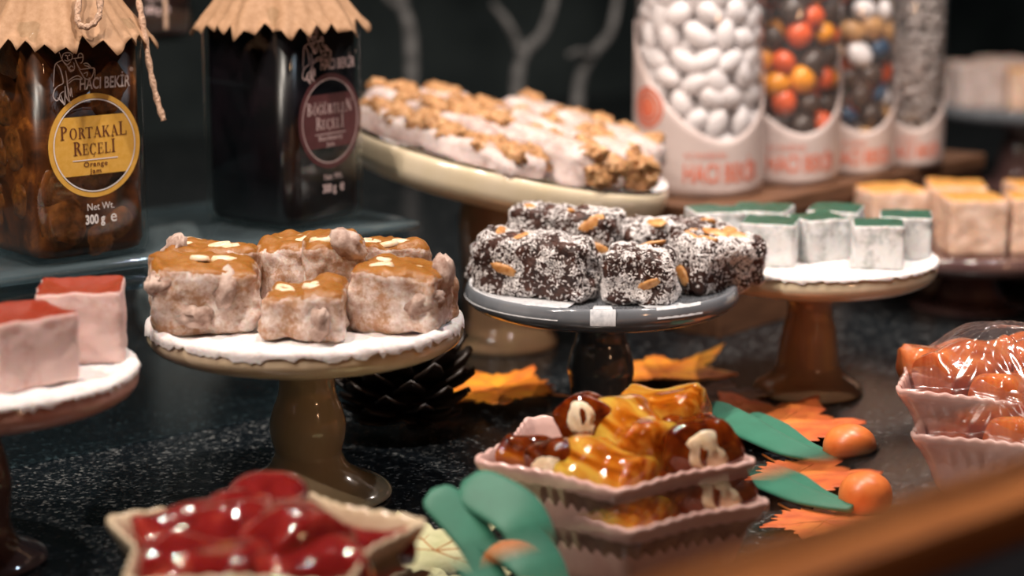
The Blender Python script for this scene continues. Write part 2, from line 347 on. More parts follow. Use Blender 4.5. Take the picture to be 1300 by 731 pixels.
    M['cone'] = simple('pine_cone', (0.010, 0.007, 0.005), (0.035, 0.022, 0.016), 90, rough=0.45, bmp=0.4)
    M['twig'] = simple('frosted_twig', (0.05, 0.05, 0.05), (0.16, 0.16, 0.16), 60, rough=0.8)
    # bevelled glass
    m, nt, b = newmat('window_glass'); nt.nodes.remove(b); g = nt.nodes.new('ShaderNodeBsdfGlass'); g.inputs['IOR'].default_value = 1.5; g.inputs['Roughness'].default_value = 0
    g.inputs[0].default_value = (0.98, 0.99, 0.99, 1); nt.links.new(g.outputs[0], nt.nodes['Material Output'].inputs[0]); M['glass'] = m
build_materials()
# ------------------------------------------------------------------ flat print: serif strokes, sans text, line art
def quadstrip(pl, pr):
    v = []; f = []
    for a, b in zip(pl, pr): v += [a, b]
    for i in range(len(pl) - 1): f.append((2 * i, 2 * i + 1, 2 * i + 3, 2 * i + 2))
    return v, f
class Ink:
    def __init__(s): s.v = []; s.f = []
    def add(s, v, f):
        k = len(s.v); s.v += v; s.f += [tuple(i + k for i in q) for q in f]
    def rect(s, x0, y0, x1, y1): s.add([(x0, y0), (x1, y0), (x1, y1), (x0, y1)], [(0, 1, 2, 3)])
    def line(s, x0, y0, x1, y1, wd):
        dx, dy = x1 - x0, y1 - y0; L = math.hypot(dx, dy) or 1; nx, ny = -dy / L * wd / 2, dx / L * wd / 2
        s.add([(x0 - nx, y0 - ny), (x1 - nx, y1 - ny), (x1 + nx, y1 + ny), (x0 + nx, y0 + ny)], [(0, 1, 2, 3)])
    def poly(s, pts, wd):
        n = len(pts); pl, pr = [], []
        for i in range(n):
            a = pts[max(i - 1, 0)]; b = pts[min(i + 1, n - 1)]; dx, dy = b[0] - a[0], b[1] - a[1]; L = math.hypot(dx, dy) or 1
            t = wd * (0.55 + 0.45 * math.sin(PI * (i + 0.5) / n)) / 2
            pl.append((pts[i][0] + dy / L * t, pts[i][1] - dx / L * t)); pr.append((pts[i][0] - dy / L * t, pts[i][1] + dx / L * t))
        s.add(*quadstrip(pl, pr))
    def ring(s, cx, cy, ro, rho, ri, rhi, a0=0, a1=360, n=28):
        pl, pr = [], []
        for i in range(n + 1):
            a = math.radians(a0 + (a1 - a0) * i / n); c, q = math.cos(a), math.sin(a)
            pl.append((cx + ro * c, cy + rho * q)); pr.append((cx + ri * c, cy + rhi * q))
        s.add(*quadstrip(pl, pr))
    def clipdisc(s, r, y0, y1, n=24):
        v = []; f = []
        for i in range(n + 1):
            y = y0 + (y1 - y0) * i / n; x = math.sqrt(max(r * r - y * y, 0)); v += [(-x, y), (x, y)]
        for i in range(n): f.append((2 * i, 2 * i + 1, 2 * i + 3, 2 * i + 2))
        s.add(v, f)
    def place(s, name, mat, parent, x, z, y, sx=1, sz=1):
        me = mesh(name, [(px * sx + x, y, pz * sz + z) for px, pz in s.v], s.f)
        return obj(name, me, mat, parent, smooth=False)
TK, TN = 0.17, 0.055
def serif(ink, ch, x):
    "one high-contrast serif capital with left edge at x, height 1; returns its advance"
    def st(a, wd=TK, dn=True, up=True):
        ink.rect(x + a, 0, x + a + wd, 1)
        if dn: ink.rect(x + a - 0.09, 0, x + a + wd + 0.09, TN)
        if up: ink.rect(x + a - 0.09, 1 - TN, x + a + wd + 0.09, 1)
    if ch in 'PRB':
        st(0.09); ink.ring(x + 0.24, 0.75, 0.38, 0.25, 0.20, 0.20, -90, 90, 14)
        if ch == 'R': ink.line(x + 0.40, 0.5, x + 0.70, 0.02, TK)
        if ch == 'B': ink.ring(x + 0.24, 0.26, 0.44, 0.26, 0.25, 0.21, -90, 90, 14)
        return 0.78
    if ch in 'OÖ':
        ink.ring(x + 0.42, 0.5, 0.42, 0.52, 0.24, 0.47)
        if ch == 'Ö': [ink.ring(x + q, 1.2, 0.08, 0.08, 0, 0, n=8) for q in (0.27, 0.57)]
        return 0.92
    if ch == 'T': st(0.31, up=False); ink.rect(x, 1 - TN * 1.3, x + 0.8, 1); ink.rect(x, 0.78, x + 0.05, 1); ink.rect(x + 0.75, 0.78, x + 0.8, 1); return 0.86
    if ch == 'A':
        ink.line(x + 0.12, 0, x + 0.42, 1, TN * 1.2); ink.line(x + 0.40, 1, x + 0.74, 0, TK); ink.rect(x + 0.22, 0.30, x + 0.62, 0.30 + TN)
        ink.rect(x, 0, x + 0.26, TN); ink.rect(x + 0.56, 0, x + 0.92, TN); return 0.92
    if ch == 'K': st(0.09); ink.line(x + 0.24, 0.4, x + 0.70, 0.98, TN * 1.2); ink.line(x + 0.40, 0.6, x + 0.74, 0.0, TK); ink.rect(x + 0.55, 0.95, x + 0.85, 1); ink.rect(x + 0.6, 0, x + 0.9, TN); return 0.92
    if ch == 'L': st(0.09); ink.rect(x + 0.2, 0, x + 0.68, TN); ink.rect(x + 0.63, 0, x + 0.69, 0.3); return 0.76
    if ch == 'E':
        st(0.09); ink.rect(x + 0.2, 0, x + 0.68, TN); ink.rect(x + 0.2, 1 - TN, x + 0.64, 1); ink.rect(x + 0.2, 0.48, x + 0.52, 0.48 + TN)
        ink.rect(x + 0.63, 0, x + 0.69, 0.28); ink.rect(x + 0.59, 0.76, x + 0.64, 1); ink.rect(x + 0.47, 0.38, x + 0.52, 0.64); return 0.78
    if ch in 'ÇGĞ':
        ink.ring(x + 0.42, 0.5, 0.42, 0.52, 0.24, 0.47, 40, 320, 22); ink.rect(x + 0.68, 0.64, x + 0.74, 0.98)
        if ch == 'Ç': ink.ring(x + 0.45, -0.14, 0.12, 0.12, 0.06, 0.07, -140, 90, 10)
        else: ink.rect(x + 0.60, 0.02, x + 0.76, 0.44); ink.rect(x + 0.5, 0.42, x + 0.86, 0.47); ink.ring(x + 0.43, 1.28, 0.2, 0.14, 0.14, 0.08, 180, 360, 10)
        return 0.86
    if ch == 'İ': st(0.09); ink.ring(x + 0.175, 1.2, 0.09, 0.09, 0, 0, n=10); return 0.4
    if ch == 'Ü':
        ink.rect(x + 0.09, 0.3, x + 0.26, 1); ink.rect(x, 0.95, x + 0.36, 1); ink.rect(x + 0.66, 0.3, x + 0.72, 1); ink.rect(x + 0.56, 0.95, x + 0.82, 1)
        ink.ring(x + 0.405, 0.32, 0.315, 0.33, 0.255 - 0.11, 0.27, 180, 360, 14); [ink.ring(x + q, 1.2, 0.08, 0.08, 0, 0, n=8) for q in (0.27, 0.57)]; return 0.9
    if ch == 'N': ink.rect(x + 0.1, 0, x + 0.155, 1); ink.rect(x + 0.72, 0, x + 0.775, 1); ink.line(x + 0.12, 0.96, x + 0.75, 0.02, TK); ink.rect(x, 0, x + 0.26, TN); ink.rect(x, 0.95, x + 0.2, 1); ink.rect(x + 0.62, 0.95, x + 0.88, 1); return 0.94
    return 0.4
def serif_word(word, big, small, gap=0.06):
    "first and last letters large, the others small capitals sitting on the same line"
    out = Ink(); x = 0.0
    for i, ch in enumerate(word):
        g = Ink(); a = serif(g, ch, 0); s = big if i in (0, len(word) - 1) else small
        if word == 'BÖĞÜRTLEN' and i == len(word) - 1: s = big
        out.add([(x + px * s * 0.82, pz * s) for px, pz in g.v], g.f); x += (a + gap) * s * 0.82
    out.v = [(px - x / 2, pz) for px, pz in out.v]; return out
def textmesh(body, size, sx=1.0, space=1.0, bold=0.0):
    cu = bpy.data.curves.new('txt', 'FONT'); cu.body = body; cu.size = size; cu.align_x = 'CENTER'; cu.align_y = 'CENTER'
    cu.space_character = space; cu.resolution_u = 3; cu.offset = bold
    o = bpy.data.objects.new('txt', cu); COL.objects.link(o)
    me = bpy.data.meshes.new_from_object(o.evaluated_get(bpy.context.evaluated_depsgraph_get()))
    bpy.data.objects.remove(o); bpy.data.curves.remove(cu)
    for vt in me.vertices: vt.co.x *= sx
    me.materials.clear(); return me
def text_flat(body, size, mat, parent, x, z, y, sx=1.0, bold=0.0, slant=0.0, space=1.0):
    me = textmesh(body, size, sx, space, bold)
    for vt in me.vertices: vt.co = (vt.co.x + x + slant * vt.co.y, y, vt.co.y + z)
    return obj('lettering', me, mat, parent, smooth=False)
def text_wrap(body, size, mat, parent, ang, z, R, sx=1.0, bold=0.0):
    me = textmesh(body, size, sx, 1.0, bold)
    for vt in me.vertices:
        a = ang + vt.co.x / R; vt.co = (R * math.sin(a), -R * math.cos(a), vt.co.y + z)
    return obj('lettering', me, mat, parent, smooth=False)
# line drawing of a seated turbaned figure with bowl (digitised strokes, unit: crop pixels /1137*140)
LOGO = [
 [(185, 240), (182, 190), (205, 145), (250, 115), (300, 120), (340, 160), (345, 205), (325, 255)],
 [(205, 165), (260, 150), (310, 170), (335, 210)], [(195, 205), (250, 180), (300, 195), (325, 235)], [(215, 130), (270, 135), (325, 165)],
 [(190, 240), (205, 285), (225, 245), (265, 235), (305, 245), (318, 280), (300, 310)], [(205, 285), (225, 320), (262, 345), (300, 320)],
 [(240, 258), (262, 262)], [(276, 262), (296, 258)], [(268, 262), (266, 292), (278, 294)], [(232, 300), (265, 312), (298, 300)],
 [(215, 300), (150, 325), (128, 360), (118, 430), (108, 540)], [(150, 330), (180, 370), (200, 430), (212, 500), (200, 520)],
 [(225, 325), (270, 370), (300, 400), (335, 385), (330, 330)], [(262, 370), (290, 410), (330, 400)], [(275, 385), (300, 360), (325, 375)],
 [(320, 295), (380, 290), (430, 285)], [(345, 300), (375, 370), (400, 400)], [(375, 290), (385, 258), (410, 250), (430, 275), (425, 320), (400, 345)],
 [(380, 395), (410, 440), (440, 485), (490, 495), (525, 460), (540, 400)], [(395, 400), (460, 395), (540, 395), (548, 440), (545, 495)],
 [(430, 350), (470, 345), (510, 385)], [(440, 365), (480, 375), (500, 395)], [(430, 440), (470, 430), (460, 470)],
 [(260, 500), (310, 470), (370, 455), (410, 490), (330, 485), (265, 520)], [(240, 400), (250, 470), (255, 560), (262, 660), (285, 710)],
 [(205, 520), (150, 540), (115, 575), (100, 630), (130, 670), (160, 655), (175, 610), (215, 590)], [(175, 610), (195, 670), (215, 715), (222, 640), (228, 540)],
 [(145, 645), (175, 670), (200, 700)], [(228, 540), (235, 640), (265, 690)], [(262, 560), (280, 640), (290, 560), (300, 650)],
]
def logo(mat, parent, x, z, y, k):
    ink = Ink()
    for pl in LOGO:
        sm = smooth_path([(a, b, 0) for a, b in pl], 4)
        ink.poly([(p.x - 430, 440 - p.y) for p in sm], 11)
    return ink.place('emblem', mat, parent, x, z, y, k * 140 / 1137, k * 140 / 1137)
# ------------------------------------------------------------------ setting
def slab(name, c, su, sw, sz, mat, parent=None, kind='structure', bev=0.001):
    o = obj(name, hardbox(name, su, sw, sz, bev), mat, parent, c, (0, 0, UROT), smooth=False)
    if kind and not parent: o['kind'] = kind
    return o
mid = Vector((0.3, 1.7, 0))
counter = tag(slab('display_counter', mid + w * 0.28 + Vector((0, 0, -0.04)), 4.2, 2.07, 0.04, M['granite'], kind=None),
              'polished black granite display counter with pale speckles under all the stands', 'counter')
slab('wall_back', mid + w * 1.36 + Vector((0, 0, -0.04)), 4.6, 0.05, 1.8, M['wall'])
# window: sill and bevelled lower edge of the pane
s0, s1 = PZ(840, 722, 0.152), PZ(1300, 574, 0.152)
ud = (s1 - s0).normalized(); UD = math.atan2(ud.y, ud.x); wd = Vector((-ud.y, ud.x, 0))
smid = (s0 + s1) / 2
win = bpy.data.objects.new('window_1', None); COL.objects.link(win); win['kind'] = 'structure'; win.location = (smid.x, smid.y, 0); win.rotation_euler = (0, 0, UD)
obj('sill', hardbox('sill', 2.4, 0.034, 0.19, 0.003), M['sill'], win, (0, -0.017, -0.038), smooth=False)
obj('frame', hardbox('frame', 2.4, 0.05, 0.18, 0.003), M['black'], win, (0, -0.034 - 0.025, -0.040), smooth=False)
# bevelled pane: thick above, thin below, standing in the sill just behind its inner edge
def bevel_pane():
    h0, h1 = 0.1505, 0.1740
    v = []; f = []
    for x in (-1.1, 1.1):
        v += [(x, -0.0012, h0), (x, 0.0000, h0), (x, 0.00165, h1), (x, -0.0012, h1)]
    f = [(0, 1, 2, 3), (7, 6, 5, 4), (0, 4, 5, 1), (1, 5, 6, 2), (2, 6, 7, 3), (3, 7, 4, 0)]
    me = mesh('bevelled_glass', v, f); bm = bmesh.new(); bm.from_mesh(me); bmesh.ops.recalc_face_normals(bm, faces=bm.faces); bm.to_mesh(me); bm.free(); return me
obj('bevelled_glass', bevel_pane(), M['glass'], win, (0, -0.004, 0.0), smooth=False)
# ------------------------------------------------------------------ risers
A0 = Vector((-0.2975, 1.19, 0))
def riser(name, label, t0, t1, off, depth, z, th=0.008):
    c = A0 + u * ((t0 + t1) / 2) + w * (off + depth / 2); L = t1 - t0
    r = thing(name, label, 'riser', (c.x, c.y, 0), UROT)
    bm_top = rbox('shelf_top', L + 0.012, depth + 0.012, th, th * 0.48, 10)
    obj('shelf_top', bm_top, M['acrylic_top'], r, (0, 0, z - th))
    obj('front_panel', hardbox('front_panel', L, 0.005, z - th, 0.0008), M['acrylic'], r, (0, -depth / 2 + 0.003, 0), smooth=False)
    obj('end_panel', hardbox('end_panel', 0.005, depth - 0.01, z - th, 0.0008), M['acrylic'], r, (L / 2 - 0.003, 0, 0), smooth=False)
    obj('rail', rbox('rail', L + 0.006, 0.007, 0.009, 0.003, 6), M['acrylic'], r, (0, -depth / 2 - 0.001, z - th - 0.0125))
    return r
riser('acrylic_riser', 'low smoked acrylic riser carrying the two front jam jars', -0.45, 0.297, 0.0, 0.16, 0.12)
riser('acrylic_riser', 'taller smoked acrylic riser behind carrying the third jar', -0.40, 0.17, 0.19, 0.15, 0.224, 0.010)
# ------------------------------------------------------------------ jam jars
JW = 0.082
def rsq(s, r, n=9):
    pts = []
    h = s / 2 - r
    for q, (cx, cy) in enumerate(((h, -h), (h, h), (-h, h), (-h, -h))):
        for i in range(n):
            a = -PI / 2 + q * PI / 2 + PI / 2 * i / (n - 1); pts.append((cx + r * math.cos(a), cy + r * math.sin(a)))
    return pts
def loft(name, rings):
    v, f = [], []; n = len(rings[0][0])
    for pts, z in rings: v += [(x, y, z) for x, y in pts]
    for k in range(len(rings) - 1):
        for i in range(n):
            j = (i + 1) % n; f.append((k * n + i, k * n + j, (k + 1) * n + j, (k + 1) * n + i))
    f.append(tuple(range(n))[::-1]); f.append(tuple(range((len(rings) - 1) * n, len(rings) * n)))
    return mesh(name, v, f)
def jar_rings(s, z0, z1, neck=True):
    R = [(rsq(s - 0.012, 0.010), z0), (rsq(s - 0.003, 0.012), z0 + 0.002), (rsq(s, 0.012), z0 + 0.007), (rsq(s, 0.012), z1 - 0.01)]
    if neck: R += [(rsq(s - 0.006, 0.016), z1 - 0.001), (rsq(s - 0.02, 0.026), z1 + 0.005), (rsq(0.056, 0.0275), z1 + 0.008), (rsq(0.054, 0.0268), z1 + 0.020)]
    return R
def paper_cover(seed):
    rnd = random.Random(seed); ph = [rnd.uniform(0, 6.28) for _ in range(4)]
    N, R = 240, 26; v, f = [], []
    for k in range(R + 1):
        t = k / R
        for i in range(N):
            a = 2 * PI * i / N
            ruf = 0.5 * math.sin(9 * a + ph[0]) + 0.3 * math.sin(14 * a + ph[1]) + 0.2 * math.sin(23 * a + ph[2])
            if t < 0.42:
                r = 0.0305 * t / 0.42; z = 0.1745 + 0.0006 * math.sin(5 * a + ph[3])
            else:
                q = (t - 0.42) / 0.58
                zz = abs(((i * 30 / N) % 1.0) - 0.5) * 2
                drop = 0.043 * q ** 0.9 + (0.006 * (zz - 0.5) + 0.004 * ruf) * max(0, (q - 0.8) / 0.2)
                r = 0.0305 + 0.002 * math.sin(q * PI) + 0.026 * q ** 1.6 + 0.0065 * ruf * q
                z = 0.1745 - drop
            v.append((r * math.cos(a), r * math.sin(a), z))
    for k in range(R):
        for i in range(N):
            j = (i + 1) % N; f.append((k * N + i, k * N + j, (k + 1) * N + j, (k + 1) * N + i))
    me = mesh('paper_cover', v, f)
    return me
def jar(label, loc, rotz, jam, seed, twine_pts=None, glyph='orange'):
    j = thing('jam_jar', label, 'jar', loc, rotz)
    obj('glass_body', loft('glass_body', jar_rings(JW, 0, 0.146)), M['jarglass'], j)
    obj('jam', loft('jam', jar_rings(JW - 0.006, 0.003, 0.143, False)), jam, j)
    obj('lid', lathe('lid', [(0.029, 0.160), (0.030, 0.161), (0.030, 0.172), (0.028, 0.174)], 48), M['lid'], j)
    pc = obj('paper_cover', paper_cover(seed), M['kraft'], j)
    sm = pc.modifiers.new('thick', 'SOLIDIFY'); sm.thickness = 0.0005
    ring = [(0.0335 * math.cos(2 * PI * i / 40), 0.0335 * math.sin(2 * PI * i / 40), 0.1635 + 0.0006 * math.sin(3 * i)) for i in range(41)]
    obj('twine', tube('twine', ring, 0.0014, 8), M['twine'], j)
    yf = -JW / 2 - 0.0003; n0 = (M['ink_white'], M['ink_grey']) if glyph == 'orange' else (M['ink_pink'], M['ink_grey'])
    if glyph in ('orange', 'berry'):
        gold = M['gold'] if glyph == 'orange' else M['maroon']; ink = M['ink_brown'] if glyph == 'orange' else M['ink_pink']; line = M['ink_white'] if glyph == 'orange' else M['ink_pink']
        R = 0.0315; zc = 0.071
        d = Ink(); d.ring(0, 0, R, R, R * 0.905, R * 0.905, n=72); d.clipdisc(R * 0.91, -R * 0.56, R * 0.57)
        lab = d.place('round_label', gold, j, 0, zc, yf)
        rg = Ink(); rg.ring(0, 0, R * 0.895, R * 0.895, R * 0.87, R * 0.87, n=72); rg.place('label_ring', line, lab, 0, zc, yf - 0.0002)
        if glyph == 'orange': w1, w2, k1, k2 = 'PORTAKAL', 'REÇELİ', 0.0083, 0.0066
        else: w1, w2, k1, k2 = 'BÖĞÜRTLEN', 'REÇELİ', 0.0083, 0.0064
        a = serif_word(w1, k1, k2); sc = 0.0445 / max(0.02, max(p[0] for p in a.v) * 2); a.place('lettering', ink, lab, 0, zc + 0.0048, yf - 0.0002, sc, 1)
        b_ = serif_word(w2, k1, k2); b_.place('lettering', ink, lab, 0.0, zc - 0.0052, yf - 0.0002, 1.08, 1)
        rl = Ink(); rl.rect(-0.0155, -0.0003, 0.0155, 0.0003); rl.place('rule', line, lab, 0, zc - 0.0084, yf - 0.0002)
        text_flat('Orange' if glyph == 'orange' else 'Blackberry', 0.0042, ink, lab, 0, zc - 0.0113, yf - 0.0002, 1.15, 0.00007, space=1.15)
        text_flat('Jam', 0.0042, ink, lab, 0, zc - 0.0156, yf - 0.0002, 1.15, 0.00007, space=1.15)
        text_flat('HACI BEKİR', 0.0098, n0[1] if glyph == 'orange' else n0[0], j, 0.0085, 0.1080, yf, 0.66, 0.00016, 0.06)
        text_flat('®', 0.0035, n0[1], j, 0.0275, 0.115, yf)
        logo(n0[1] if glyph == 'orange' else n0[0], j, -0.0055, 0.1145, yf, 0.00052)
    text_flat('Net Wt.', 0.0062, n0[0], j, 0.0025, 0.0335, yf, 0.9)
    text_flat('300 g', 0.0078, n0[0], j, -0.0018, 0.0258, yf, 0.78, 0.0003)
    text_flat('e', 0.0105, n0[0], j, 0.0112, 0.0265, yf, 0.95, 0.0001)
    return j
def jar_at(px, py, z, rotz):
    "base centre of a jar whose label face meets the shelf at pixel (px, py)"
    p = PZ(px, py, z); a = rotz - PI / 2; return p - Vector((math.cos(a), math.sin(a), 0)) * (JW / 2)
ra = math.radians(42)
j1 = jar('square glass jar of orange jam with yellow round label and kraft paper cover', jar_at(126, 331, 0.12, ra), ra, M['jam_orange'], 3)
def to_local(o, pts):
    mi = (Matrix.Translation(o.location) @ o.rotation_euler.to_matrix().to_4x4()).inverted(); return [mi @ Vector(p) for p in pts]
# hanging twine end and bow loop, in front of the paper
tw = smooth_path([P(172, -25, 1.262), P(176, 0, 1.255), P(182, 35, 1.252), P(190, 85, 1.250), P(199, 125, 1.250), P(208, 153, 1.250)], 6)
rr = [0.0019 + 0.0004 * math.sin(i * 1.9) for i in range(len(tw))]
obj('twine_end', tube('twine_end', to_local(j1, tw), rr, 8), M['twine'], j1)
tw = smooth_path([P(104, -18, 1.215), P(98, 18, 1.208), P(103, 33, 1.206), P(116, 32, 1.206), P(126, 18, 1.208), P(127, -12, 1.212)], 6)
obj('twine_bow', tube('twine_bow', to_local(j1, tw), [0.0019 + 0.0004 * math.sin(i * 1.7) for i in range(len(tw))], 8), M['twine'], j1)
rnd = random.Random(5)
pk = [blob('orange_peel', 3, (0.013, 0.009, 0.010), 0.22, 1.4, s) for s in range(3)]
spots = []
for k in range(20):
    side = k % 2; a = rnd.uniform(-0.020, 0.020); z = 0.016 + 0.112 * ((k * 0.381) % 1.0)
    spots.append((a, -0.0352, z) if side == 0 else (-0.0352, a, z))
for k, (x, y, z) in enumerate(spots):
    o = obj('orange_peel', pk[k % 3], M['peel'], j1, (x, y, z), (rnd.uniform(-0.5, .5) if abs(y) < .03 else 0, rnd.uniform(-3, 3) if y < -.03 else 0, 0))
    s = rnd.uniform(1.1, 1.55)
    if y < -0.0351: o.scale = (s, 0.5, s); o.rotation_euler = (0, rnd.uniform(-3, 3), 0)
    else: o.scale = (0.42, s, s); o.rotation_euler = (rnd.uniform(-3, 3), 0, 0)
rb = math.radians(54.5)
j2 = jar('square glass jar of dark blackberry jam with maroon round label', jar_at(421, 287, 0.12, rb), rb, M['jam_black'], 11, glyph='berry')
j3 = jar('dark jam jar on the taller riser between the two front jars', PZ(205, 57, 0.224) + w * 0.05, math.radians(40), M['jam_black'], 21, glyph='none')
tw = smooth_path([P(209, -20, 1.50), P(210, 15, 1.495), P(211, 38, 1.495)], 5)
obj('twine_end', tube('twine_end', to_local(j3, tw), 0.0017, 8), M['twine'], j3)
# pale lumps under the taller riser
gm = rbox('grey_sweet', 0.045, 0.045, 0.04, 0.012, 10, 0.003, 50, 4)
k = 0
for px, d, z, l in ((205, 1.56, 0, 'grey powdered sweet under the taller riser, front one'), (222, 1.64, 0, 'grey powdered sweet under the taller riser, rear one'), (236, 1.57, 0, 'grey powdered sweet under the taller riser, beside the dark jar'), (213, 1.585, 0.04, 'grey powdered sweet under the taller riser, topmost of its pile')):
    tag(obj('powdered_sweet', gm, M['lokum_grey'], None, G(px, d, z), (0, 0, 0.4 + k)), l, 'sweet', 'grey sweets under the taller riser'); k += 1
# ------------------------------------------------------------------ cake stands
def stand(name, label, cx, cy, z, R, mplate, mstem, stem, rim=0.0, sugar=None, sugar_over=0.004, sugar_seed=1, sugar_amp=0.0018):
    s = thing(name, label, 'cake stand', (cx, cy, 0))
    t = rim
    prof = [(1e-4, -0.004), (R * 0.55, -0.004), (R - 0.014, -0.0035), (R - 0.006, -0.0005), (R - 0.002, 0.0), (R, -0.003), (R + 0.0005, -0.008), (R - 0.003, -0.0125), (R - 0.012, -0.0165), (R - 0.026, -0.0185), (R * 0.5, -0.0205), (0.02, -0.022), (1e-4, -0.022)]
    obj('plate', lathe('plate', [(r, zz + z) for r, zz in spl(prof, 4)], 96), mplate, s)
    zs = z - 0.021
    obj('stem', lathe('stem', [(r, q * zs) for r, q in spl(stem, 6)], 64), mstem, s)
    if sugar:
        N, K = 220, 36; v, f = [], []
        for k in range(K + 1):
            q = k / K
            for i in range(N):
                a = 2 * PI * i / N; lump = noise.noise(Vector((math.cos(a) * 6, math.sin(a) * 6, sugar_seed)))
                lump2 = noise.noise(Vector((math.cos(a) * 22, math.sin(a) * 22, sugar_seed + 3)))
                if q < 0.88:
                    r = (R - 0.002) * q / 0.88; zb = -0.004 + max(0, (r - (R - 0.014)) / 0.012) * 0.004 + 0.002
                    zb += sugar_amp * (fbm((r * math.cos(a), r * math.sin(a), sugar_seed), 70, 3) + 0.4)
                else:
                    p = (q - 0.88) / 0.12; r = R - 0.002 + 0.0032 * math.sin(min(p * 1.2, 1) * PI * 0.5) + 0.0009 * lump2
                    lump3 = noise.noise(Vector((math.cos(a) * 45, math.sin(a) * 45, sugar_seed + 7))); zb = 0.0016 - p * p * max(0.0012, sugar_over * (0.8 + 0.6 * lump + 0.5 * lump2 + 0.5 * lump3)) + 0.0014 * (lump2 + lump3) * (1 - p)
                v.append((r * math.cos(a), r * math.sin(a), z + zb))
        for k in range(K):
            for i in range(N):
                j = (i + 1) % N; f.append((k * N + i, k * N + j, (k + 1) * N + j, (k + 1) * N + i))
        o = obj('sugar_powder', mesh('sugar_powder', v, f), sugar, s)
    return s
STEM_A = [(0.047, 0.0), (0.048, 0.02), (0.045, 0.06), (0.033, 0.13), (0.024, 0.20), (0.0205, 0.27), (0.0195, 0.32), (0.0215, 0.42), (0.0220, 0.52), (0.0200, 0.62), (0.0170, 0.72), (0.0160, 0.82), (0.0165, 0.92), (0.021, 1.0)]
STEM_B = [(0.040, 0.0), (0.041, 0.02), (0.038, 0.06), (0.026, 0.12), (0.0215, 0.18), (0.0195, 0.28), (0.0205, 0.42), (0.0215, 0.52), (0.0195, 0.66), (0.0165, 0.78), (0.0160, 0.9), (0.020, 1.0)]
STEM_C = [(0.037, 0.0), (0.038, 0.03), (0.035, 0.09), (0.027, 0.16), (0.0225, 0.25), (0.0210, 0.36), (0.0195, 0.5), (0.0180, 0.62), (0.0158, 0.74), (0.0156, 0.86), (0.020, 1.0)]
c1 = P(388, 405, 1.165); Z1 = c1.z
stand('cake_stand', 'olive stemmed cake stand heaped with sugar under pale nut lokum cubes', c1.x, c1.y, Z1, 0.089, M['glaze_sand'], M['glaze_olive'], STEM_A, sugar=M['sugar'], sugar_over=0.0055, sugar_seed=2)
c2 = P(764, 358, 1.31); Z2 = c2.z
stand('cake_stand', 'dark slate cake stand with grey plate under the coconut chocolate bars', c2.x, c2.y, Z2, 0.0870, M['glaze_grey'], M['glaze_slate'], STEM_B)
c3 = P(1030, 326, 1.40); Z3 = c3.z
stand('cake_stand', 'tan cake stand with cream sugared plate under the green topped cubes', c3.x, c3.y, Z3, 0.0845, M['glaze_cream'], M['glaze_tan'], STEM_C, sugar=M['sugar'], sugar_over=0.003, sugar_seed=6, sugar_amp=0.0008)
c4 = P(-38, 470, 1.05); Z4 = c4.z
stand('cake_stand', 'rose pink cake stand with sugared plate cut by the left frame edge', c4.x, c4.y, Z4, 0.0845, M['glaze_rose'], M['glaze_dark'], [(r * 0.85, q) for r, q in STEM_B], sugar=M['sugar'], sugar_over=0.004, sugar_seed=9)
c5 = P(1232, 303, 1.69); Z5 = c5.z
stand('cake_stand', 'dark brown cake stand under the large orange topped cubes at right', c5.x, c5.y, Z5, 0.101, M['glaze_dark'], M['glaze_dark'], [(r * 1.25, q) for r, q in STEM_C])
# thin sugar patches on the grey plate
def patch(cx, cy, z, r0, r1, a0, a1, seed, over):
    N, K = 40, 10; v, f = [], []; R = 0.0870
    for i in range(N + 1):
        a = math.radians(a0 + (a1 - a0) * i / N); e = min(i, N - i) / 4; jit = 0.0
        for k in range(K + 1):
            q = k / K; r = (r0 + jit) + (r1 - r0 - jit) * q; zz = -0.0028
            if r > R - 0.014: zz = -0.0028 + min(1, (r - (R - 0.014)) / 0.012) * 0.0034
            if r > R - 0.001: zz = 0.0006 - over * ((r - R + 0.001) / max(1e-4, r1 - R + 0.001)); r = R + 0.0009
            v.append((r * math.cos(a), r * math.sin(a), z + zz + 0.00006 * noise.noise(Vector((r * math.cos(a) * 120, r * math.sin(a) * 120, seed)))))
    for i in range(N):
        for k in range(K): f.append((i * (K + 1) + k, (i + 1) * (K + 1) + k, (i + 1) * (K + 1) + k + 1, i * (K + 1) + k + 1))
    return mesh('sugar_patch', v, f)
st2 = [o for o in COL.objects if o.name.startswith('cake_stand') and abs(o.location.x - c2.x) < 1e-6][0]
for a0, a1, r0, r1, ov, sd in ((172, 250, 0.045, 0.0890, 0.008, 1), (263, 273, 0.06, 0.0890, 0.010, 2), (290, 312, 0.055, 0.0890, 0.007, 3), (0, 160, 0.03, 0.084, 0, 4)):
    obj('sugar_patch', patch(0, 0, Z2, r0, r1, a0, a1, sd, ov), M['sugar_thin'], st2)
# ------------------------------------------------------------------ lokum cubes
def nutring(name, r, h):
    "cut hazelnut/almond slice: flattened ring"
    prof = [(r * 0.30, 0), (r * 0.28, h * 0.8), (r * 0.5, h), (r * 0.85, h * 0.9), (r, h * 0.3), (r * 0.95, 0)]
    me = lathe(name, prof, 20, cap=False)
    for vt in me.vertices: vt.co.x *= 1.35 + 0.1 * math.sin(vt.co.y * 400)
    return me
nutm = nutring('nut_slice', 0.0058, 0.0035)
lump = [blob('walnut_lump', 3, (0.012, 0.0065, 0.009), 0.35, 1.8, s, True) for s in (3, 8)]
M['lump'] = simple('dusty_walnut', (0.26, 0.15, 0.11), (0.62, 0.48, 0.41), 110, rough=0.9, bmp=0.4)
def tilt_top(k, l, seed, cup=0.0):
    def fn(p):
        q = max(0, p.z / 0.04) ; p.z += q * (k * p.x + l * p.y)
        return p
    return fn
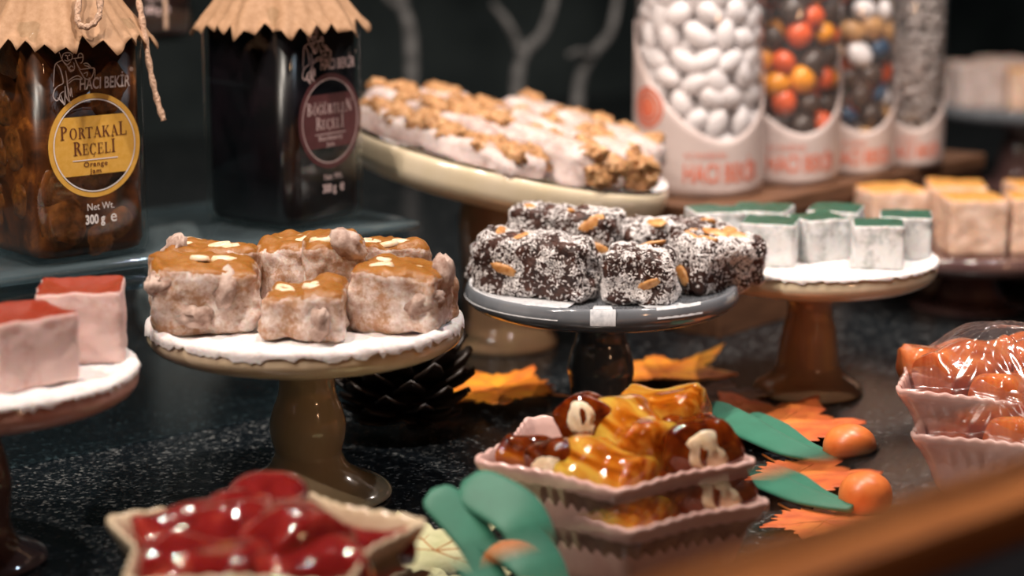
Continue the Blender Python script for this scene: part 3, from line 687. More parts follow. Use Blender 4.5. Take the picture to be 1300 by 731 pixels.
def nut_cube(label, x, y, yaw, sx, sy, h, seed, nuts, lumps, z=None):
    rnd = random.Random(seed)
    t = thing('lokum_cube', label, 'lokum', (c1.x + x, c1.y + y, (Z1 - 0.001) if z is None else z), math.radians(yaw), 'nut lokum on the olive stand')
    a, b = rnd.uniform(-0.12, 0.12), rnd.uniform(-0.1, 0.1)
    obj('body', rbox('lokum_body', sx, sy, h * 0.93, 0.006, 24, 0.0036, 62, seed, tilt_top(a, b, seed)), M['lokum_nut'], t)
    for (nx, ny) in nuts:
        obj('nut_slice', nutm, M['nut_light'], t, (nx, ny, h * 0.93 - 0.0022 + (a * nx + b * ny) * h / 0.04), (rnd.uniform(-.15, .15), rnd.uniform(-.15, .15), rnd.uniform(0, 6)))
    for q in range(2):
        nx, ny = rnd.uniform(-.36, .36) * sx, rnd.uniform(-.36, .36) * sy; e = rnd.uniform(0.7, 1.05)
        obj('nut_slice', nutm, M['nut_light'], t, (nx, ny, h * 0.93 - 0.0022 + (a * nx + b * ny) * h / 0.04), (rnd.uniform(-.2, .2), rnd.uniform(-.2, .2), rnd.uniform(0, 6)), (e, e, e))
    for (lx, ly, lz) in lumps:
        obj('walnut_lump', lump[rnd.randrange(2)], M['lump'], t, (lx, ly, lz), (rnd.uniform(0, 6), rnd.uniform(0, 6), rnd.uniform(0, 6)))
    return t
nut_cube('pale nut lokum cube at the left front of the olive stand', -0.054, -0.020, 12, 0.058, 0.044, 0.042, 1, [(0.012, 0.006)], [(-0.006, -0.0185, 0.013), (0.010, -0.0175, 0.027), (-0.0245, -0.012, 0.03)])
nut_cube('short amber nut lokum cube at the front middle of the olive stand', 0.004, -0.036, -3, 0.046, 0.040, 0.030, 2, [(0.004, -0.002)], [(0.009, -0.016, 0.010)])
nut_cube('rounded nut lokum cube at the right front of the olive stand', 0.056, -0.012, -14, 0.052, 0.048, 0.038, 3, [(0.008, -0.010), (-0.012, 0.006)], [(0.018, -0.017, 0.016), (0.0235, 0.0, 0.03)])
nut_cube('nut lokum cube at the left back of the olive stand', -0.056, 0.030, 6, 0.054, 0.046, 0.042, 4, [(0.004, -0.004), (-0.014, 0.008)], [(-0.022, -0.01, 0.036)])
nut_cube('nut lokum cube at the middle back of the olive stand', -0.008, 0.038, -4, 0.042, 0.040, 0.044, 5, [(0.002, 0.0)], [])
nut_cube('tall nut lokum cube behind the short amber one on the olive stand', 0.016, 0.004, 8, 0.034, 0.030, 0.052, 6, [(-0.006, -0.004)], [(0.008, -0.011, 0.045)])
nut_cube('nut lokum cube at the right back of the olive stand', 0.046, 0.041, 20, 0.042, 0.040, 0.042, 7, [(0.006, -0.006)], [])
def cups(d, sx, sy, h):
    def fn(p):
        if p.z > h * 0.6:
            r = max(abs(p.x) / (sx / 2), abs(p.y) / (sy / 2)); p.z -= d * max(0, 1 - r ** 2.5)
        return p
    return fn
def plain_cube(name, label, cat, c, z, x, y, yaw, s, h, mat, seed, group, cup=0.0, amp=0.001, r=0.003, tilt=(0, 0)):
    t = tag(obj(name, rbox(name, s, s, h, r, 18, amp, 90, seed, cups(cup, s, s, h)), mat, None, (c.x + x, c.y + y, z), (tilt[0], tilt[1], math.radians(yaw))), label, cat, group)
    return t
GR = 'rose lokum on the pink stand'
plain_cube('rose_lokum', 'pink rose lokum cube with sunken red top nearer the camera', 'lokum', c4, Z4 - 0.001, 0.029, -0.016, 40, 0.046, 0.037, M['lokum_rose'], 1, GR, 0.006)
plain_cube('rose_lokum', 'pink rose lokum cube with red top standing behind the nearer pink one', 'lokum', c4, Z4 - 0.001, 0.051, 0.036, 8, 0.044, 0.040, M['lokum_rose'], 2, GR, 0.005)
GM = 'green topped lokum on the cream plate'
for i, (x, y, yaw, s, l) in enumerate((
    (0.041, -0.022, -8, 0.034, 'grey sugared cube with green top, nearest on the cream plate'),
    (0.066, 0.012, -10, 0.035, 'grey sugared cube with green top at the right edge of the cream plate'),
    (0.022, 0.040, -18, 0.036, 'grey sugared cube with green top, back middle of the cream plate'),
    (0.004, 0.004, 24, 0.033, 'white sugared cube with green top in the middle of the cream plate'),
    (-0.030, -0.012, -16, 0.037, 'white sugared cube with green top, beside the chocolate bars'),
    (-0.030, 0.042, -20, 0.040, 'white sugared cube at the back left of the cream plate'),
    (-0.064, 0.034, 10, 0.034, 'white sugared cube half hidden behind the right chocolate bar'))):
    plain_cube('mint_lokum', l, 'lokum', c3, Z3 - 0.0025, x, y, yaw, s, 0.031, M['lokum_mint'], 10 + i, GM, 0.0012, 0.0009, 0.0022)
GO = 'orange lokum on the dark stand'
for i, (x, y, yaw, s, l) in enumerate((
    (-0.008, -0.035, 4, 0.047, 'large peach cube with orange top at the front middle of the dark stand'),
    (0.046, -0.032, -4, 0.047, 'large peach cube with orange top cut by the right frame edge'),
    (-0.066, 0.010, 12, 0.050, 'large peach cube with orange top at the left of the dark stand'),
    (-0.006, 0.035, -6, 0.048, 'large peach cube with orange top behind the front middle one'),
    (0.062, 0.034, 6, 0.046, 'large peach cube with pinkish orange top at the back right of the dark stand'))):
    plain_cube('orange_lokum', l, 'lokum', c5, Z5 - 0.004, x, y, yaw, s, 0.046, M['lokum_orange'], 30 + i, GO, 0.001, 0.0012)
# ------------------------------------------------------------------ chocolate bars with coconut
def flakes(src, n, seed, name='coconut_flakes'):
    rnd = random.Random(seed); src.calc_loop_triangles()
    tris = [(t.vertices, t.area) for t in src.loop_triangles]; cum = []; a = 0
    for _, ar in tris: a += ar; cum.append(a)
    import bisect
    v, f = [], []
    V = src.vertices
    while len(f) < n * 4:
        k = bisect.bisect(cum, rnd.random() * a); k = min(k, len(tris) - 1); i0, i1, i2 = tris[k][0]
        b1, b2 = rnd.random(), rnd.random()
        if b1 + b2 > 1: b1, b2 = 1 - b1, 1 - b2
        p = V[i0].co * (1 - b1 - b2) + V[i1].co * b1 + V[i2].co * b2
        if fbm(p + Vector((seed, 0, 0)), 60, 3) < -0.02 and rnd.random() < 0.88: continue
        nn = (V[i0].normal + V[i1].normal + V[i2].normal).normalized()
        t = nn.orthogonal().normalized(); t.rotate(Matrix.Rotation(rnd.random() * 6.28, 3, nn)); t = (t + nn * rnd.uniform(-0.2, 0.45)).normalized(); b = nn.cross(t).normalized()
        L = rnd.uniform(0.0006, 0.0018); wd = rnd.uniform(0.00035, 0.0007); p = p + nn * 0.0004
        q = len(v); v += [p - t * L, p + t * L, p + b * wd + nn * 0.0002, p - b * wd * 0.4 + nn * wd]
        f += [(q, q + 1, q + 2), (q, q + 3, q + 1), (q + 1, q + 3, q + 2), (q + 2, q + 3, q)]
    return mesh(name, v, f)
alm = blob('almond_piece', 3, (0.0088, 0.0036, 0.0017), 0.25, 1.3, 2)
def choc(label, x, y, yaw, L, wd, h, seed, nuts, z=None, nfl=6500, roll=0.0):
    rnd = random.Random(seed)
    t = thing('chocolate_bar', label, 'chocolate', (c2.x + x, c2.y + y, (Z2 - 0.003) if z is None else z), 0, 'coconut chocolate bars on the slate stand', rot=(roll, 0, math.radians(yaw)))
    def sh(p):
        p.x *= 1 - 0.10 * (p.z / h); p.z *= 1 - 0.12 * (p.x / L + 0.5) * 0.5; return p
    me = rbox('chocolate_body', L, wd, h, 0.006, 24, 0.0035, 95, seed, sh)
    obj('body', me, M['choc'], t)
    fo = obj('coconut', flakes(me, nfl, seed), M['coconut'], t, smooth=False); fo['kind'] = 'stuff'
    for k, (nx, ny, nz, rx, m) in enumerate(nuts):
        vt = min(me.vertices, key=lambda q: (q.co - Vector((nx, ny, nz))).length_squared)
        ro = vt.normal.to_track_quat('Z', 'Y') @ Euler((0, 0, rnd.uniform(-.6, .6))).to_quaternion(); sc = rnd.uniform(0.8, 1.15)
        obj('almond_piece', alm, M[m], t, vt.co + vt.normal * 0.0003, ro.to_euler(), (sc, sc * rnd.uniform(0.8, 1.3), 1))
    return t
choc('long coconut chocolate bar at the left front of the slate stand', -0.042, -0.022, -27, 0.078, 0.036, 0.038, 1, [(-0.008, -0.004, 0.0385, 0, 'nut_orange'), (-0.012, -0.0185, 0.018, 1.4, 'nut'), (-0.028, 0.004, 0.038, 0.1, 'nut_orange')])
choc('small coconut chocolate block at the front middle of the slate stand', 0.022, -0.040, -10, 0.044, 0.036, 0.033, 2, [(0.006, -0.0185, 0.012, 1.5, 'nut_light'), (0.006, 0.008, 0.032, 0, 'nut')])
choc('coconut chocolate bar showing cut almonds at the right of the slate stand', 0.072, 0.004, 40, 0.064, 0.034, 0.034, 3, [(-0.018, -0.006, 0.0345, 0, 'nut_light'), (-0.016, 0.006, 0.034, 0, 'nut_light'), (-0.0315, -0.002, 0.012, 1.2, 'nut_orange'), (0.012, -0.004, 0.031, 0, 'nut_light'), (0.016, 0.006, 0.031, 0.2, 'nut_light'), (0.0, 0.002, 0.033, 0, 'nut_orange')], roll=0.12)
choc('coconut chocolate bar at the back left of the slate stand', -0.022, 0.034, -20, 0.076, 0.040, 0.046, 4, [(-0.022, -0.006, 0.046, 0.1, 'nut_light'), (0.008, -0.010, 0.044, 0.5, 'nut_light'), (0.022, -0.014, 0.035, 0.9, 'nut'), (0.026, -0.0195, 0.024, 1.2, 'nut_orange'), (0.006, -0.0205, 0.026, 1.4, 'nut')])
choc('long coconut chocolate bar at the back right of the slate stand', 0.048, 0.046, 14, 0.078, 0.036, 0.036, 5, [(-0.016, -0.012, 0.0345, 0.2, 'nut_light'), (0.004, -0.018, 0.026, 1.2, 'nut_orange'), (0.022, -0.010, 0.033, 0.2, 'nut_light')])
choc('coconut chocolate end piece peeking out at the far left of the slate stand', -0.066, 0.024, -32, 0.034, 0.030, 0.026, 6, [], nfl=1300)
# ------------------------------------------------------------------ oval tray on stand, walnut rolls
TC = P(640, 192, 1.53); TZ = TC.z; TR = 0.1265
tray = thing('tilted_tray_stand', 'large cream tray stand tilted to the right, piled with walnut rolls', 'cake stand', (TC.x, TC.y, 0))
TILT = Matrix.Rotation(math.radians(12.5), 4, 'Y')
tp = spl([(1e-4, -0.006), (TR - 0.02, -0.006), (TR - 0.010, -0.003), (TR - 0.003, 0.0), (TR, -0.003), (TR + 0.0005, -0.010), (TR - 0.001, -0.0175), (TR - 0.008, -0.0235), (TR - 0.026, -0.0285), (0.03, -0.031), (1e-4, -0.031)], 4)
obj('plate', lathe('plate', tp, 96), M['glaze_cream'], tray, (0, 0, TZ), TILT.to_euler())
obj('stem', lathe('stem', [(r, z) for r, z in spl([(0.040, 0), (0.041, 0.004), (0.038, 0.012), (0.0335, 0.02), (0.0325, 0.04), (0.033, 0.06), (0.034, TZ - 0.046), (0.024, TZ - 0.026)], 5)], 64), M['glaze_tan'], tray)
N = 120; v, f = [], []
for k in range(25):
    q = k / 24; r = (TR - 0.002) * q
    for i in range(N):
        a = 2 * PI * i / N; x, y = r * math.cos(a), r * math.sin(a)
        v.append((x, y, -0.004 + 0.0025 * fbm((x, y, 3), 60, 3) + (0.0065 * (q - 0.88) / 0.12 if q > 0.88 else 0)))
for k in range(24):
    for i in range(N):
        j = (i + 1) % N; f.append((k * N + i, k * N + j, (k + 1) * N + j, (k + 1) * N + i))
obj('sugar_powder', mesh('sugar_powder', v, f), M['sugar'], tray, (0, 0, TZ), TILT.to_euler())
wal = [blob('walnut_piece', 3, (0.0105, 0.0075, 0.0060), 0.75, 1.9, s, True) for s in range(4)]
TW = Matrix.Translation(TC) @ TILT
def roll(label, cross, a0, a1, wd, h, seed, nwal, wtop=True, cut=False):
    "a0..a1 along the roll (towards the window), cross measured along the window"
    rnd = random.Random(seed); L = a1 - a0; m_ = (a0 + a1) / 2
    mt = TW @ Matrix.Translation((0.73 * m_ + 0.68 * cross, -0.68 * m_ + 0.73 * cross, -0.003)) @ Matrix.Rotation(math.radians(-43), 4, 'Z')
    t = thing('walnut_roll', label, 'confection', mt.to_translation(), 0, 'walnut rolls on the tilted tray', rot=mt.to_euler())
    obj('body', rbox('roll_body', L, wd, h, min(wd, h) * 0.42, 22, 0.004, 45, seed), M['roll'], t)
    for k in range(nwal):
        if cut and k % 2 == 0: p = (L / 2 + rnd.uniform(-0.002, 0.002), rnd.uniform(-.25, .25) * wd, rnd.uniform(0.3, 0.75) * h)
        elif wtop: p = (rnd.uniform(-.47, .47) * L, rnd.uniform(-.36, .36) * wd, h - 0.001 - 0.003 * rnd.random())
        else: p = (rnd.uniform(-.45, .45) * L, rnd.uniform(-.22, .22) * wd, h - 0.003)
        s = rnd.uniform(0.75, 1.2)
        obj('walnut_piece', wal[rnd.randrange(4)], M['walnut'], t, p, (rnd.uniform(-.6, .6), rnd.uniform(-.6, .6), rnd.uniform(0, 6.28)), (s, s, s))
roll('walnut crusted roll along the front edge of the tilted tray', -0.072, -0.085, 0.090, 0.042, 0.018, 1, 38)
roll('walnut crusted roll behind the front one on the tilted tray', -0.024, -0.118, 0.020, 0.046, 0.025, 2, 32)
roll('walnut crusted roll at the back of the tilted tray', 0.024, -0.118, -0.030, 0.044, 0.027, 3, 20)
roll('powdered roll with walnut filled cut end at the front right of the tray', -0.022, 0.026, 0.114, 0.046, 0.031, 4, 10, False, True)
roll('powdered roll with golden nuts along its top in the middle of the tray', 0.026, -0.024, 0.108, 0.046, 0.033, 5, 18, False, True)
roll('powdered roll at the back right of the tilted tray near the white almonds', 0.076, -0.070, 0.084, 0.046, 0.036, 6, 8, False)
# ------------------------------------------------------------------ candy tubes
tubes = [  # px centre, distance, radius
    (885, 1.62, 0.0515), (989, 1.705, 0.0485), (1070, 1.785, 0.0425), (1139, 1.86, 0.0385)]
tp0, tp1 = P(885, 240, 1.62), P(1139, 206, 1.86)
SH = (tp0.z + tp1.z) / 2; sc_ = (tp0 + tp1) / 2
dv = tp1 - tp0; dv.z = 0; SA = math.atan2(dv.y, dv.x)
shelf = thing('wooden_shelf', 'brown wooden shelf box under the row of candy tubes', 'shelf', (sc_.x, sc_.y, 0), SA)
obj('top_board', hardbox('top_board', dv.length + 0.11, 0.110, 0.014, 0.002), M['wood'], shelf, (0.010, 0, SH - 0.014), smooth=False)
obj('front_board', hardbox('front_board', dv.length + 0.10, 0.012, SH - 0.014, 0.001), M['wood'], shelf, (0.010, -0.046, 0), smooth=False)
obj('end_board', hardbox('end_board', 0.012, 0.088, SH - 0.014, 0.001), M['wood'], shelf, (-dv.length / 2 - 0.035, 0, 0), smooth=False)
obj('end_board', hardbox('end_board', 0.012, 0.088, SH - 0.014, 0.001), M['wood'], shelf, (dv.length / 2 + 0.055, 0, 0), smooth=False)
TL = ['clear candy tube of white sugared almonds with printed paper wrap', 'clear candy tube of orange and dark candies with printed paper wrap', 'clear candy tube of mixed pebble candies, third in the row', 'clear candy tube of tiny silver dragees, last in the row']
ell = blob('candy', 2, (1, 1, 1))
cand = {}
def cmesh(key):
    if key not in cand:
        me = blob(key, 3, (1, 1, 1), 0.06, 0.8, len(cand)); me.materials.append(M[key]); cand[key] = me
    return cand[key]
for ti, (px, d, R) in enumerate(tubes):
    c = PZ(px, 240 - (px - 885) * 0.134, SH); rz = math.atan2(c.x, c.y) * -1 + math.radians(24)
    t = thing('candy_tube', TL[ti], 'candy tube', c, rz, 'candy tubes on the wooden shelf')
    obj('tube_wall', lathe('tube_wall', [(R - 0.001, 0.0), (R, 0.002), (R, 0.198), (R - 0.0015, 0.2)], 72), M['tubeglass'], t)
    obj('tube_rim', lathe('tube_rim', [(R - 0.001, 0.198), (R + 0.001, 0.1985), (R + 0.001, 0.201), (R - 0.001, 0.2015)], 64, False), M['tubeglass'], t)
    # paper wrap with a scooped neckline
    N, K = 120, 8; v, f = [], []
    def top(a):
        a = (a + PI) % (2 * PI) - PI
        return 0.046 + 0.062 * (1 - math.cos(a * 1.05)) ** 0.9 if abs(a) < 2.0 else 0.046 + 0.062 * (1 - math.cos(2.1)) ** 0.9
    kz = R / 0.0515
    for k in range(K + 1):
        for i in range(N):
            a = 2 * PI * i / N; z = 0.001 + (top(a) * kz - 0.001) * k / K
            v.append(((R + 0.0007) * math.sin(a), -(R + 0.0007) * math.cos(a), z))
    for k in range(K):
        for i in range(N):
            j = (i + 1) % N; f.append((k * N + i, k * N + j, (k + 1) * N + j, (k + 1) * N + i))
    wr = obj('paper_wrap', mesh('paper_wrap', v, f), M['wrap'], t)
    sm = wr.modifiers.new('thick', 'SOLIDIFY'); sm.thickness = 0.0004; sm.offset = 1
    text_wrap('HACI BEKİR', 0.021 * kz, M['ink_red'], wr, 0.0, 0.0195 * kz, R + 0.0017, 0.60, 0.00025)
    text_wrap('ALİ MUHİDDİN', 0.006 * kz, M['ink_red'], wr, -0.30, 0.034 * kz, R + 0.0017, 0.8)
    em = Ink(); em.ring(0, 0, 1, 1, 0.86, 0.86, n=40); em.ring(0, 0, 0.78, 0.78, 0.60, 0.60, n=36); em.ring(0, 0, 0.52, 0.52, 0.0, 0.0, n=24)
    r_ = 0.0165 * kz; ae = -1.28
    obj('emblem', mesh('emblem', [((R + 0.0017) * math.sin(ae + x * r_ / R), -(R + 0.0017) * math.cos(ae + x * r_ / R), 0.070 * kz + y * r_) for x, y in em.v], em.f), M['ink_red'], wr, smooth=False)
    # contents
    rnd = random.Random(40 + ti)
    if ti == 3:
        bm = bmesh.new()
        for k in range(2600):
            a = rnd.uniform(-1.9, 1.9); rr_ = R - 0.0035 - rnd.random() ** 2 * 0.006; z = 0.004 + rnd.random() * 0.18
            bmesh.ops.create_icosphere(bm, subdivisions=1, radius=0.0024, matrix=Matrix.Translation((rr_ * math.sin(a), -rr_ * math.cos(a), z)))
        dr = tag(obj('silver_dragees', bmesh_done(bm, 'silver_dragees'), M['silver'], None, c, (0, 0, rz)), 'tiny silver sugar dragees filling the last candy tube', 'candy', None, 'stuff')
        continue
    core = obj('core', lathe('core', [(R * 0.45, 0.003), (R * 0.45, 0.19)], 24), M['almond_white' if ti == 0 else 'cand_dark'], t)
    core.name = 'packing_core'
    step = 0.0165 if ti == 0 else 0.0185
    z = 0.010; row = 0
    lab = ['white sugared almond inside the first candy tube', None, None][ti]
    grp = ['white almonds in the first tube', 'candies in the second tube', 'candies in the third tube'][ti]
    while z < 0.178:
        for dep in (0, 1):
            rr_ = R - 0.0105 - dep * 0.012
            nper = int(3.6 * rr_ / (0.0185 if ti == 0 else 0.0205))
            for i in range(nper):
                a = -1.8 + 3.6 * (i + 0.5 * (row % 2) + 0.25 * dep) / nper + rnd.uniform(-.10, .10)
                zz = z + rnd.uniform(-.003, .003) + dep * 0.006
                if ti == 0:
                    key = 'almond_white'; s = (rnd.uniform(0.0122, 0.0145), rnd.uniform(0.0074, 0.0086), rnd.uniform(0.0086, 0.0102)); rot = (rnd.uniform(-.3, .3), rnd.choice((rnd.uniform(-.6, .6), rnd.uniform(0.6, 2.4))), a + rnd.uniform(-.3, .3))
                elif ti == 1:
                    key = rnd.choices(['cand_orange', 'cand_dark', 'cand_yellow', 'cand_grey'], [0.42, 0.46, 0.09, 0.03])[0]; r0 = rnd.uniform(0.0085, 0.0112); s = (r0 * 1.1, r0 * 0.95, r0); rot = (0, rnd.uniform(0, 3), a)
                else:
                    key = rnd.choices(['cand_orange', 'cand_dark', 'cand_tan', 'cand_blue', 'almond_white'], [0.22, 0.30, 0.32, 0.08, 0.08])[0]; r0 = rnd.uniform(0.007, 0.0105); s = (r0 * 1.25, r0 * 0.8, r0); rot = (rnd.uniform(-.5, .5), rnd.uniform(0, 3), a)
                cl = {'cand_orange': 'orange', 'cand_dark': 'dark brown', 'cand_yellow': 'yellow', 'cand_grey': 'grey', 'cand_tan': 'tan', 'cand_blue': 'blue black', 'almond_white': 'white'}[key]
                lb = lab or f'{cl} candy pebble inside the {"second" if ti == 1 else "third"} candy tube'
                p = Matrix.Rotation(rz, 3, 'Z') @ Vector((rr_ * math.sin(a), -rr_ * math.cos(a), zz))
                o = obj('sugared_almond' if ti == 0 else 'candy_pebble', cmesh(key), None, None, c + p, (rot[0], rot[1], rot[2] + rz), s)
                tag(o, lb, 'candy', grp if ti == 0 else f'{cl} {grp}')
        z += step; row += 1
# ------------------------------------------------------------------ star bowls with jelly
def star_r(a, tips0, inner, soft=3):
    "radius of a five-pointed star polygon with rounded points"
    s = 0
    for k in range(-soft, soft + 1):
        q = ((a + math.radians(k * 1.6) - tips0) % (2 * PI / 5)); h = PI / 5; q = abs(q - h) if q > h else h - q   # 0 at inner vertex
        q = h - q                                                                                          # 0 at tip
        x0, y0 = 1.0, 0.0; x1, y1 = inner * math.cos(h), inner * math.sin(h)
        t = math.tan(q); den = (y1 - y0) - t * (x1 - x0)
        m_ = (t * x0 - y0) / den; s += math.hypot(x0 + (x1 - x0) * m_, y0 + (y1 - y0) * m_)
    return s / (2 * soft + 1)
def bowl(name, label, c, R, Hh, tip, inner, mat, mout, ribs=45, rib=0.0045):
    t = thing(name, label, 'bowl', c)
    N = 330; v, f = [], []
    prof = [(0.02, 0.0015, 0), (0.50, 0.0015, 0), (0.545, 0.0, 0), (0.58, 0.001, 0.3), (0.62, 0.007, 1), (0.70, 0.018 * Hh / 0.055, 1), (0.80, 0.031 * Hh / 0.055, 1), (0.88, 0.041 * Hh / 0.055, 1), (0.945, Hh - 0.0085, 0.9), (0.980, Hh - 0.0048, 0.5), (0.998, Hh - 0.0020, 0.3), (0.995, Hh - 0.0004, 0.2), (0.972, Hh + 0.0003, 0.2), (0.945, Hh - 0.0010, 0.2), (0.920, Hh - 0.005, 0.2), (0.87, Hh - 0.014, 0.2), (0.76, 0.022, 0.2), (0.62, 0.009, 0), (0.5, 0.006, 0), (0.02, 0.006, 0)]
    for sc, z, rb_ in prof:
        for i in range(N):
            a = 2 * PI * i / N; r = R * star_r(a, tip, inner + (1 - sc) * 0.25) * sc * (1 + rib * rb_ * math.cos(ribs * a))
            zz = z + (0.0005 * math.cos(ribs * a) * (1 if sc > 0.93 else 0))
            v.append((r * math.cos(a), r * math.sin(a), zz))
    for k in range(len(prof) - 1):
        for i in range(N):
            j = (i + 1) % N; f.append((k * N + i, k * N + j, (k + 1) * N + j, (k + 1) * N + i))
    f.append(tuple(range(N))[::-1]); f.append(tuple(range((len(prof) - 1) * N, len(prof) * N)))
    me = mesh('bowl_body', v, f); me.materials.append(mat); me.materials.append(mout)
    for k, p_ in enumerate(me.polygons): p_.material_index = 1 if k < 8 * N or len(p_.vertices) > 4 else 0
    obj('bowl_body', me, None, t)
    return t
b1 = P(779, 558, 1.085); b2 = P(328, 676, 0.905); b3 = P(1276, 478, 1.235)
for q_ in (b1, b2, b3): q_.z = 0.0
bowl('star_bowl', 'pink fluted star bowl of amber walnut jelly at the front middle', b1, 0.0800, 0.054, math.radians(-90 - 1), 0.72, M['glaze_pink'], M['glaze_pink_shaded'])
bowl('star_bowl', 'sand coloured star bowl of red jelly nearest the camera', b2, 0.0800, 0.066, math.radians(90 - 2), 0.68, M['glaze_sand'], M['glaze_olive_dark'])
bowl('star_bowl', 'pink fluted star bowl of amber jelly cut by the right frame edge', b3, 0.0800, 0.055, math.radians(-90 + 6), 0.74, M['glaze_pink'], M['glaze_pink'])
def sausage(name, r, L, seed, flat=0.8):
    "slice of jelly-coated walnut string: bulging body with flat cut ends along local y"
    N, K = 40, 26; v, f = [], []; off = seed * 3.3
    for k in range(K + 1):
        q = k / K; y = (q - 0.5) * L
        if k == 0 or k == K: rs = 0.90
        elif k == 1 or k == K - 1: rs = 0.965; y *= 0.995
        else: rs = 1.0 + 0.10 * math.sin(q * PI * 2.2 + seed)
        for i in range(N):
            a = 2 * PI * i / N; rr_ = r * rs * (1 + 0.10 * noise.noise(Vector((math.cos(a) * 1.3 + off, math.sin(a) * 1.3, q * 3))) + 0.05 * math.cos(5 * a + seed))
            v.append((rr_ * math.cos(a), y, rr_ * flat * math.sin(a)))
    for k in range(K):
        for i in range(N):
            j = (i + 1) % N; f.append((k * N + i, k * N + j, (k + 1) * N + j, (k + 1) * N + i))
    f.append(tuple(range(N))[::-1]); f.append(tuple(range(K * N, (K + 1) * N)))
    me = mesh(name, v, f)
    bm = bmesh.new(); bm.from_mesh(me); bmesh.ops.recalc_face_normals(bm, faces=bm.faces); bm.to_mesh(me); bm.free(); return me
def jelly(label, bowlc, x, y, z, r, L, yaw, pitch, mat, seed, ends=(), group=None, flat=0.82, mcore='nut_light'):
    t = thing('jelly_slice', label, 'jelly', (bowlc.x + x, bowlc.y + y, z), 0, group, rot=(math.radians(pitch), 0, math.radians(yaw)))
    obj('jelly_body', sausage('jelly_body', r, L, seed, flat), mat, t)
    for e in ends:
        k = obj('walnut_core', blob('walnut_core', 3, (r * 0.58, 0.0028, r * 0.46), 0.45, 1.5, seed), M[mcore], t, (0, e * (L / 2 - 0.0008), 0), (0, seed, 0))
        obj('kernel_gap', blob('kernel_gap', 2, (r * 0.27, 0.0012, r * 0.10), 0.6, 1.2, seed + 3), mat, k, (r * 0.05, e * 0.0024, -r * 0.10), (0, 0.5, 0))
    return t
GA = 'amber jelly slices in the front pink bowl'
# local -y end faces the camera at yaw 0
jelly('amber jelly slice with pale walnut core facing front at right of the bowl', b1, 0.043, -0.012, 0.057, 0.0195, 0.040, 8, -8, M['amber_dark'], 1, (-1,), GA)
jelly('large golden amber jelly slice lying across the middle of the bowl', b1, 0.010, -0.006, 0.060, 0.021, 0.046, 28, 8, M['amber'], 2, (), GA)
jelly('golden amber jelly slice at the front of the bowl', b1, -0.006, -0.034, 0.050, 0.0185, 0.044, 55, 6, M['amber'], 3, (), GA)
jelly('amber jelly slice with walnut core at the back left of the bowl', b1, -0.013, 0.010, 0.066, 0.016, 0.036, -14, -18, M['amber_dark'], 4, (-1,), GA)
jelly('dark amber jelly slice low at the left of the bowl', b1, -0.042, -0.012, 0.051, 0.0135, 0.034, 62, 0, M['amber_dark'], 5, (), GA)
jelly('dark amber jelly slice between the left and the front ones', b1, -0.026, -0.020, 0.052, 0.016, 0.036, -35, 0, M['amber_dark'], 6, (-1,), GA)
jelly('amber jelly slice topping the pile at the back right of the bowl', b1, 0.028, 0.024, 0.066, 0.017, 0.044, 65, -6, M['amber'], 7, (), GA)
GB = 'amber jelly slices in the right pink bowl'
jelly('big rosy amber jelly slice at the left of the right bowl', b3, -0.022, -0.004, 0.059, 0.020, 0.060, -62, 4, M['amber_rose'], 11, (), GB)
jelly('rosy amber jelly slice with walnut core at the frame edge', b3, 0.018, 0.004, 0.062, 0.020, 0.042, 10, -4, M['amber_rose'], 12, (-1,), GB)
jelly('rosy amber jelly slice at the front of the right bowl', b3, 0.0, -0.032, 0.052, 0.018, 0.052, -50, 0, M['amber_rose'], 13, (), GB)
jelly('rosy amber jelly slice at the back left of the right bowl', b3, -0.034, 0.026, 0.056, 0.016, 0.046, -80, 4, M['amber_rose'], 14, (), GB)
GC = 'red jelly lumps in the sand coloured bowl'
for i, (x, y, z, r, L, yaw, pit, l) in enumerate((
    (0.004, 0.036, 0.063, 0.019, 0.044, 25, 8, 'red jelly lump at the peak of the pile'),
    (-0.034, 0.012, 0.061, 0.018, 0.046, -66, 4, 'red jelly lump at the left of the pile'),
    (-0.016, 0.026, 0.062, 0.018, 0.044, -40, 8, 'red jelly lump between the peak and the left of the pile'),
    (0.012, 0.000, 0.062, 0.023, 0.050, 40, -4, 'broad red jelly lump in the middle of the pile'),
    (0.050, 0.013, 0.055, 0.012, 0.034, -70, 0, 'small red jelly lump in the right tip of the bowl'),
    (-0.018, -0.026, 0.056, 0.022, 0.050, 70, 0, 'red jelly lump at the front left of the pile'),
    (0.024, -0.032, 0.056, 0.021, 0.046, -60, 0, 'red jelly lump at the front right of the pile'))):
    jelly(l, b2, x, y, z, r, L, yaw, pit, M['ruby'], 21 + i, (), GC, 0.72)
def cling_film(label, c, R, tip, inner, peak):
    N, K = 160, 40; v, f = [], []
    for k in range(K + 1):
        for i in range(N):
            a = 2 * PI * i / N; q = k / K; rim = R * star_r(a, tip, inner) * 1.004; r = rim * q
            x, y = r * math.cos(a), r * math.sin(a)
            z = 0.0575 + peak * math.exp(-(r / 0.055) ** 4) * (1 - q ** 3)
            z += 0.0009 * (1 - abs(noise.noise(Vector((x * 160 + y * 60, y * 45, 4.0)))) * 2) * min(1, (1 - q) * 5) + 0.001 * noise.noise(Vector((a * 9, q * 2, 0)))
            if q > 0.975: z = 0.0572 - (q - 0.975) / 0.025 * 0.006; 
            v.append((x, y, z))
    for k in range(K):
        for i in range(N):
            j = (i + 1) % N; f.append((k * N + i, k * N + j, (k + 1) * N + j, (k + 1) * N + i))
    return tag(obj('cling_film', mesh('cling_film', v, f), M['film'], None, c), label, 'cling film')
M['film'] = thinglass('film', (0.98, 0.98, 0.98), 1.0, 0.12, 0.05, 0.02, (0.8, 0.75, 0.75), 0.35)
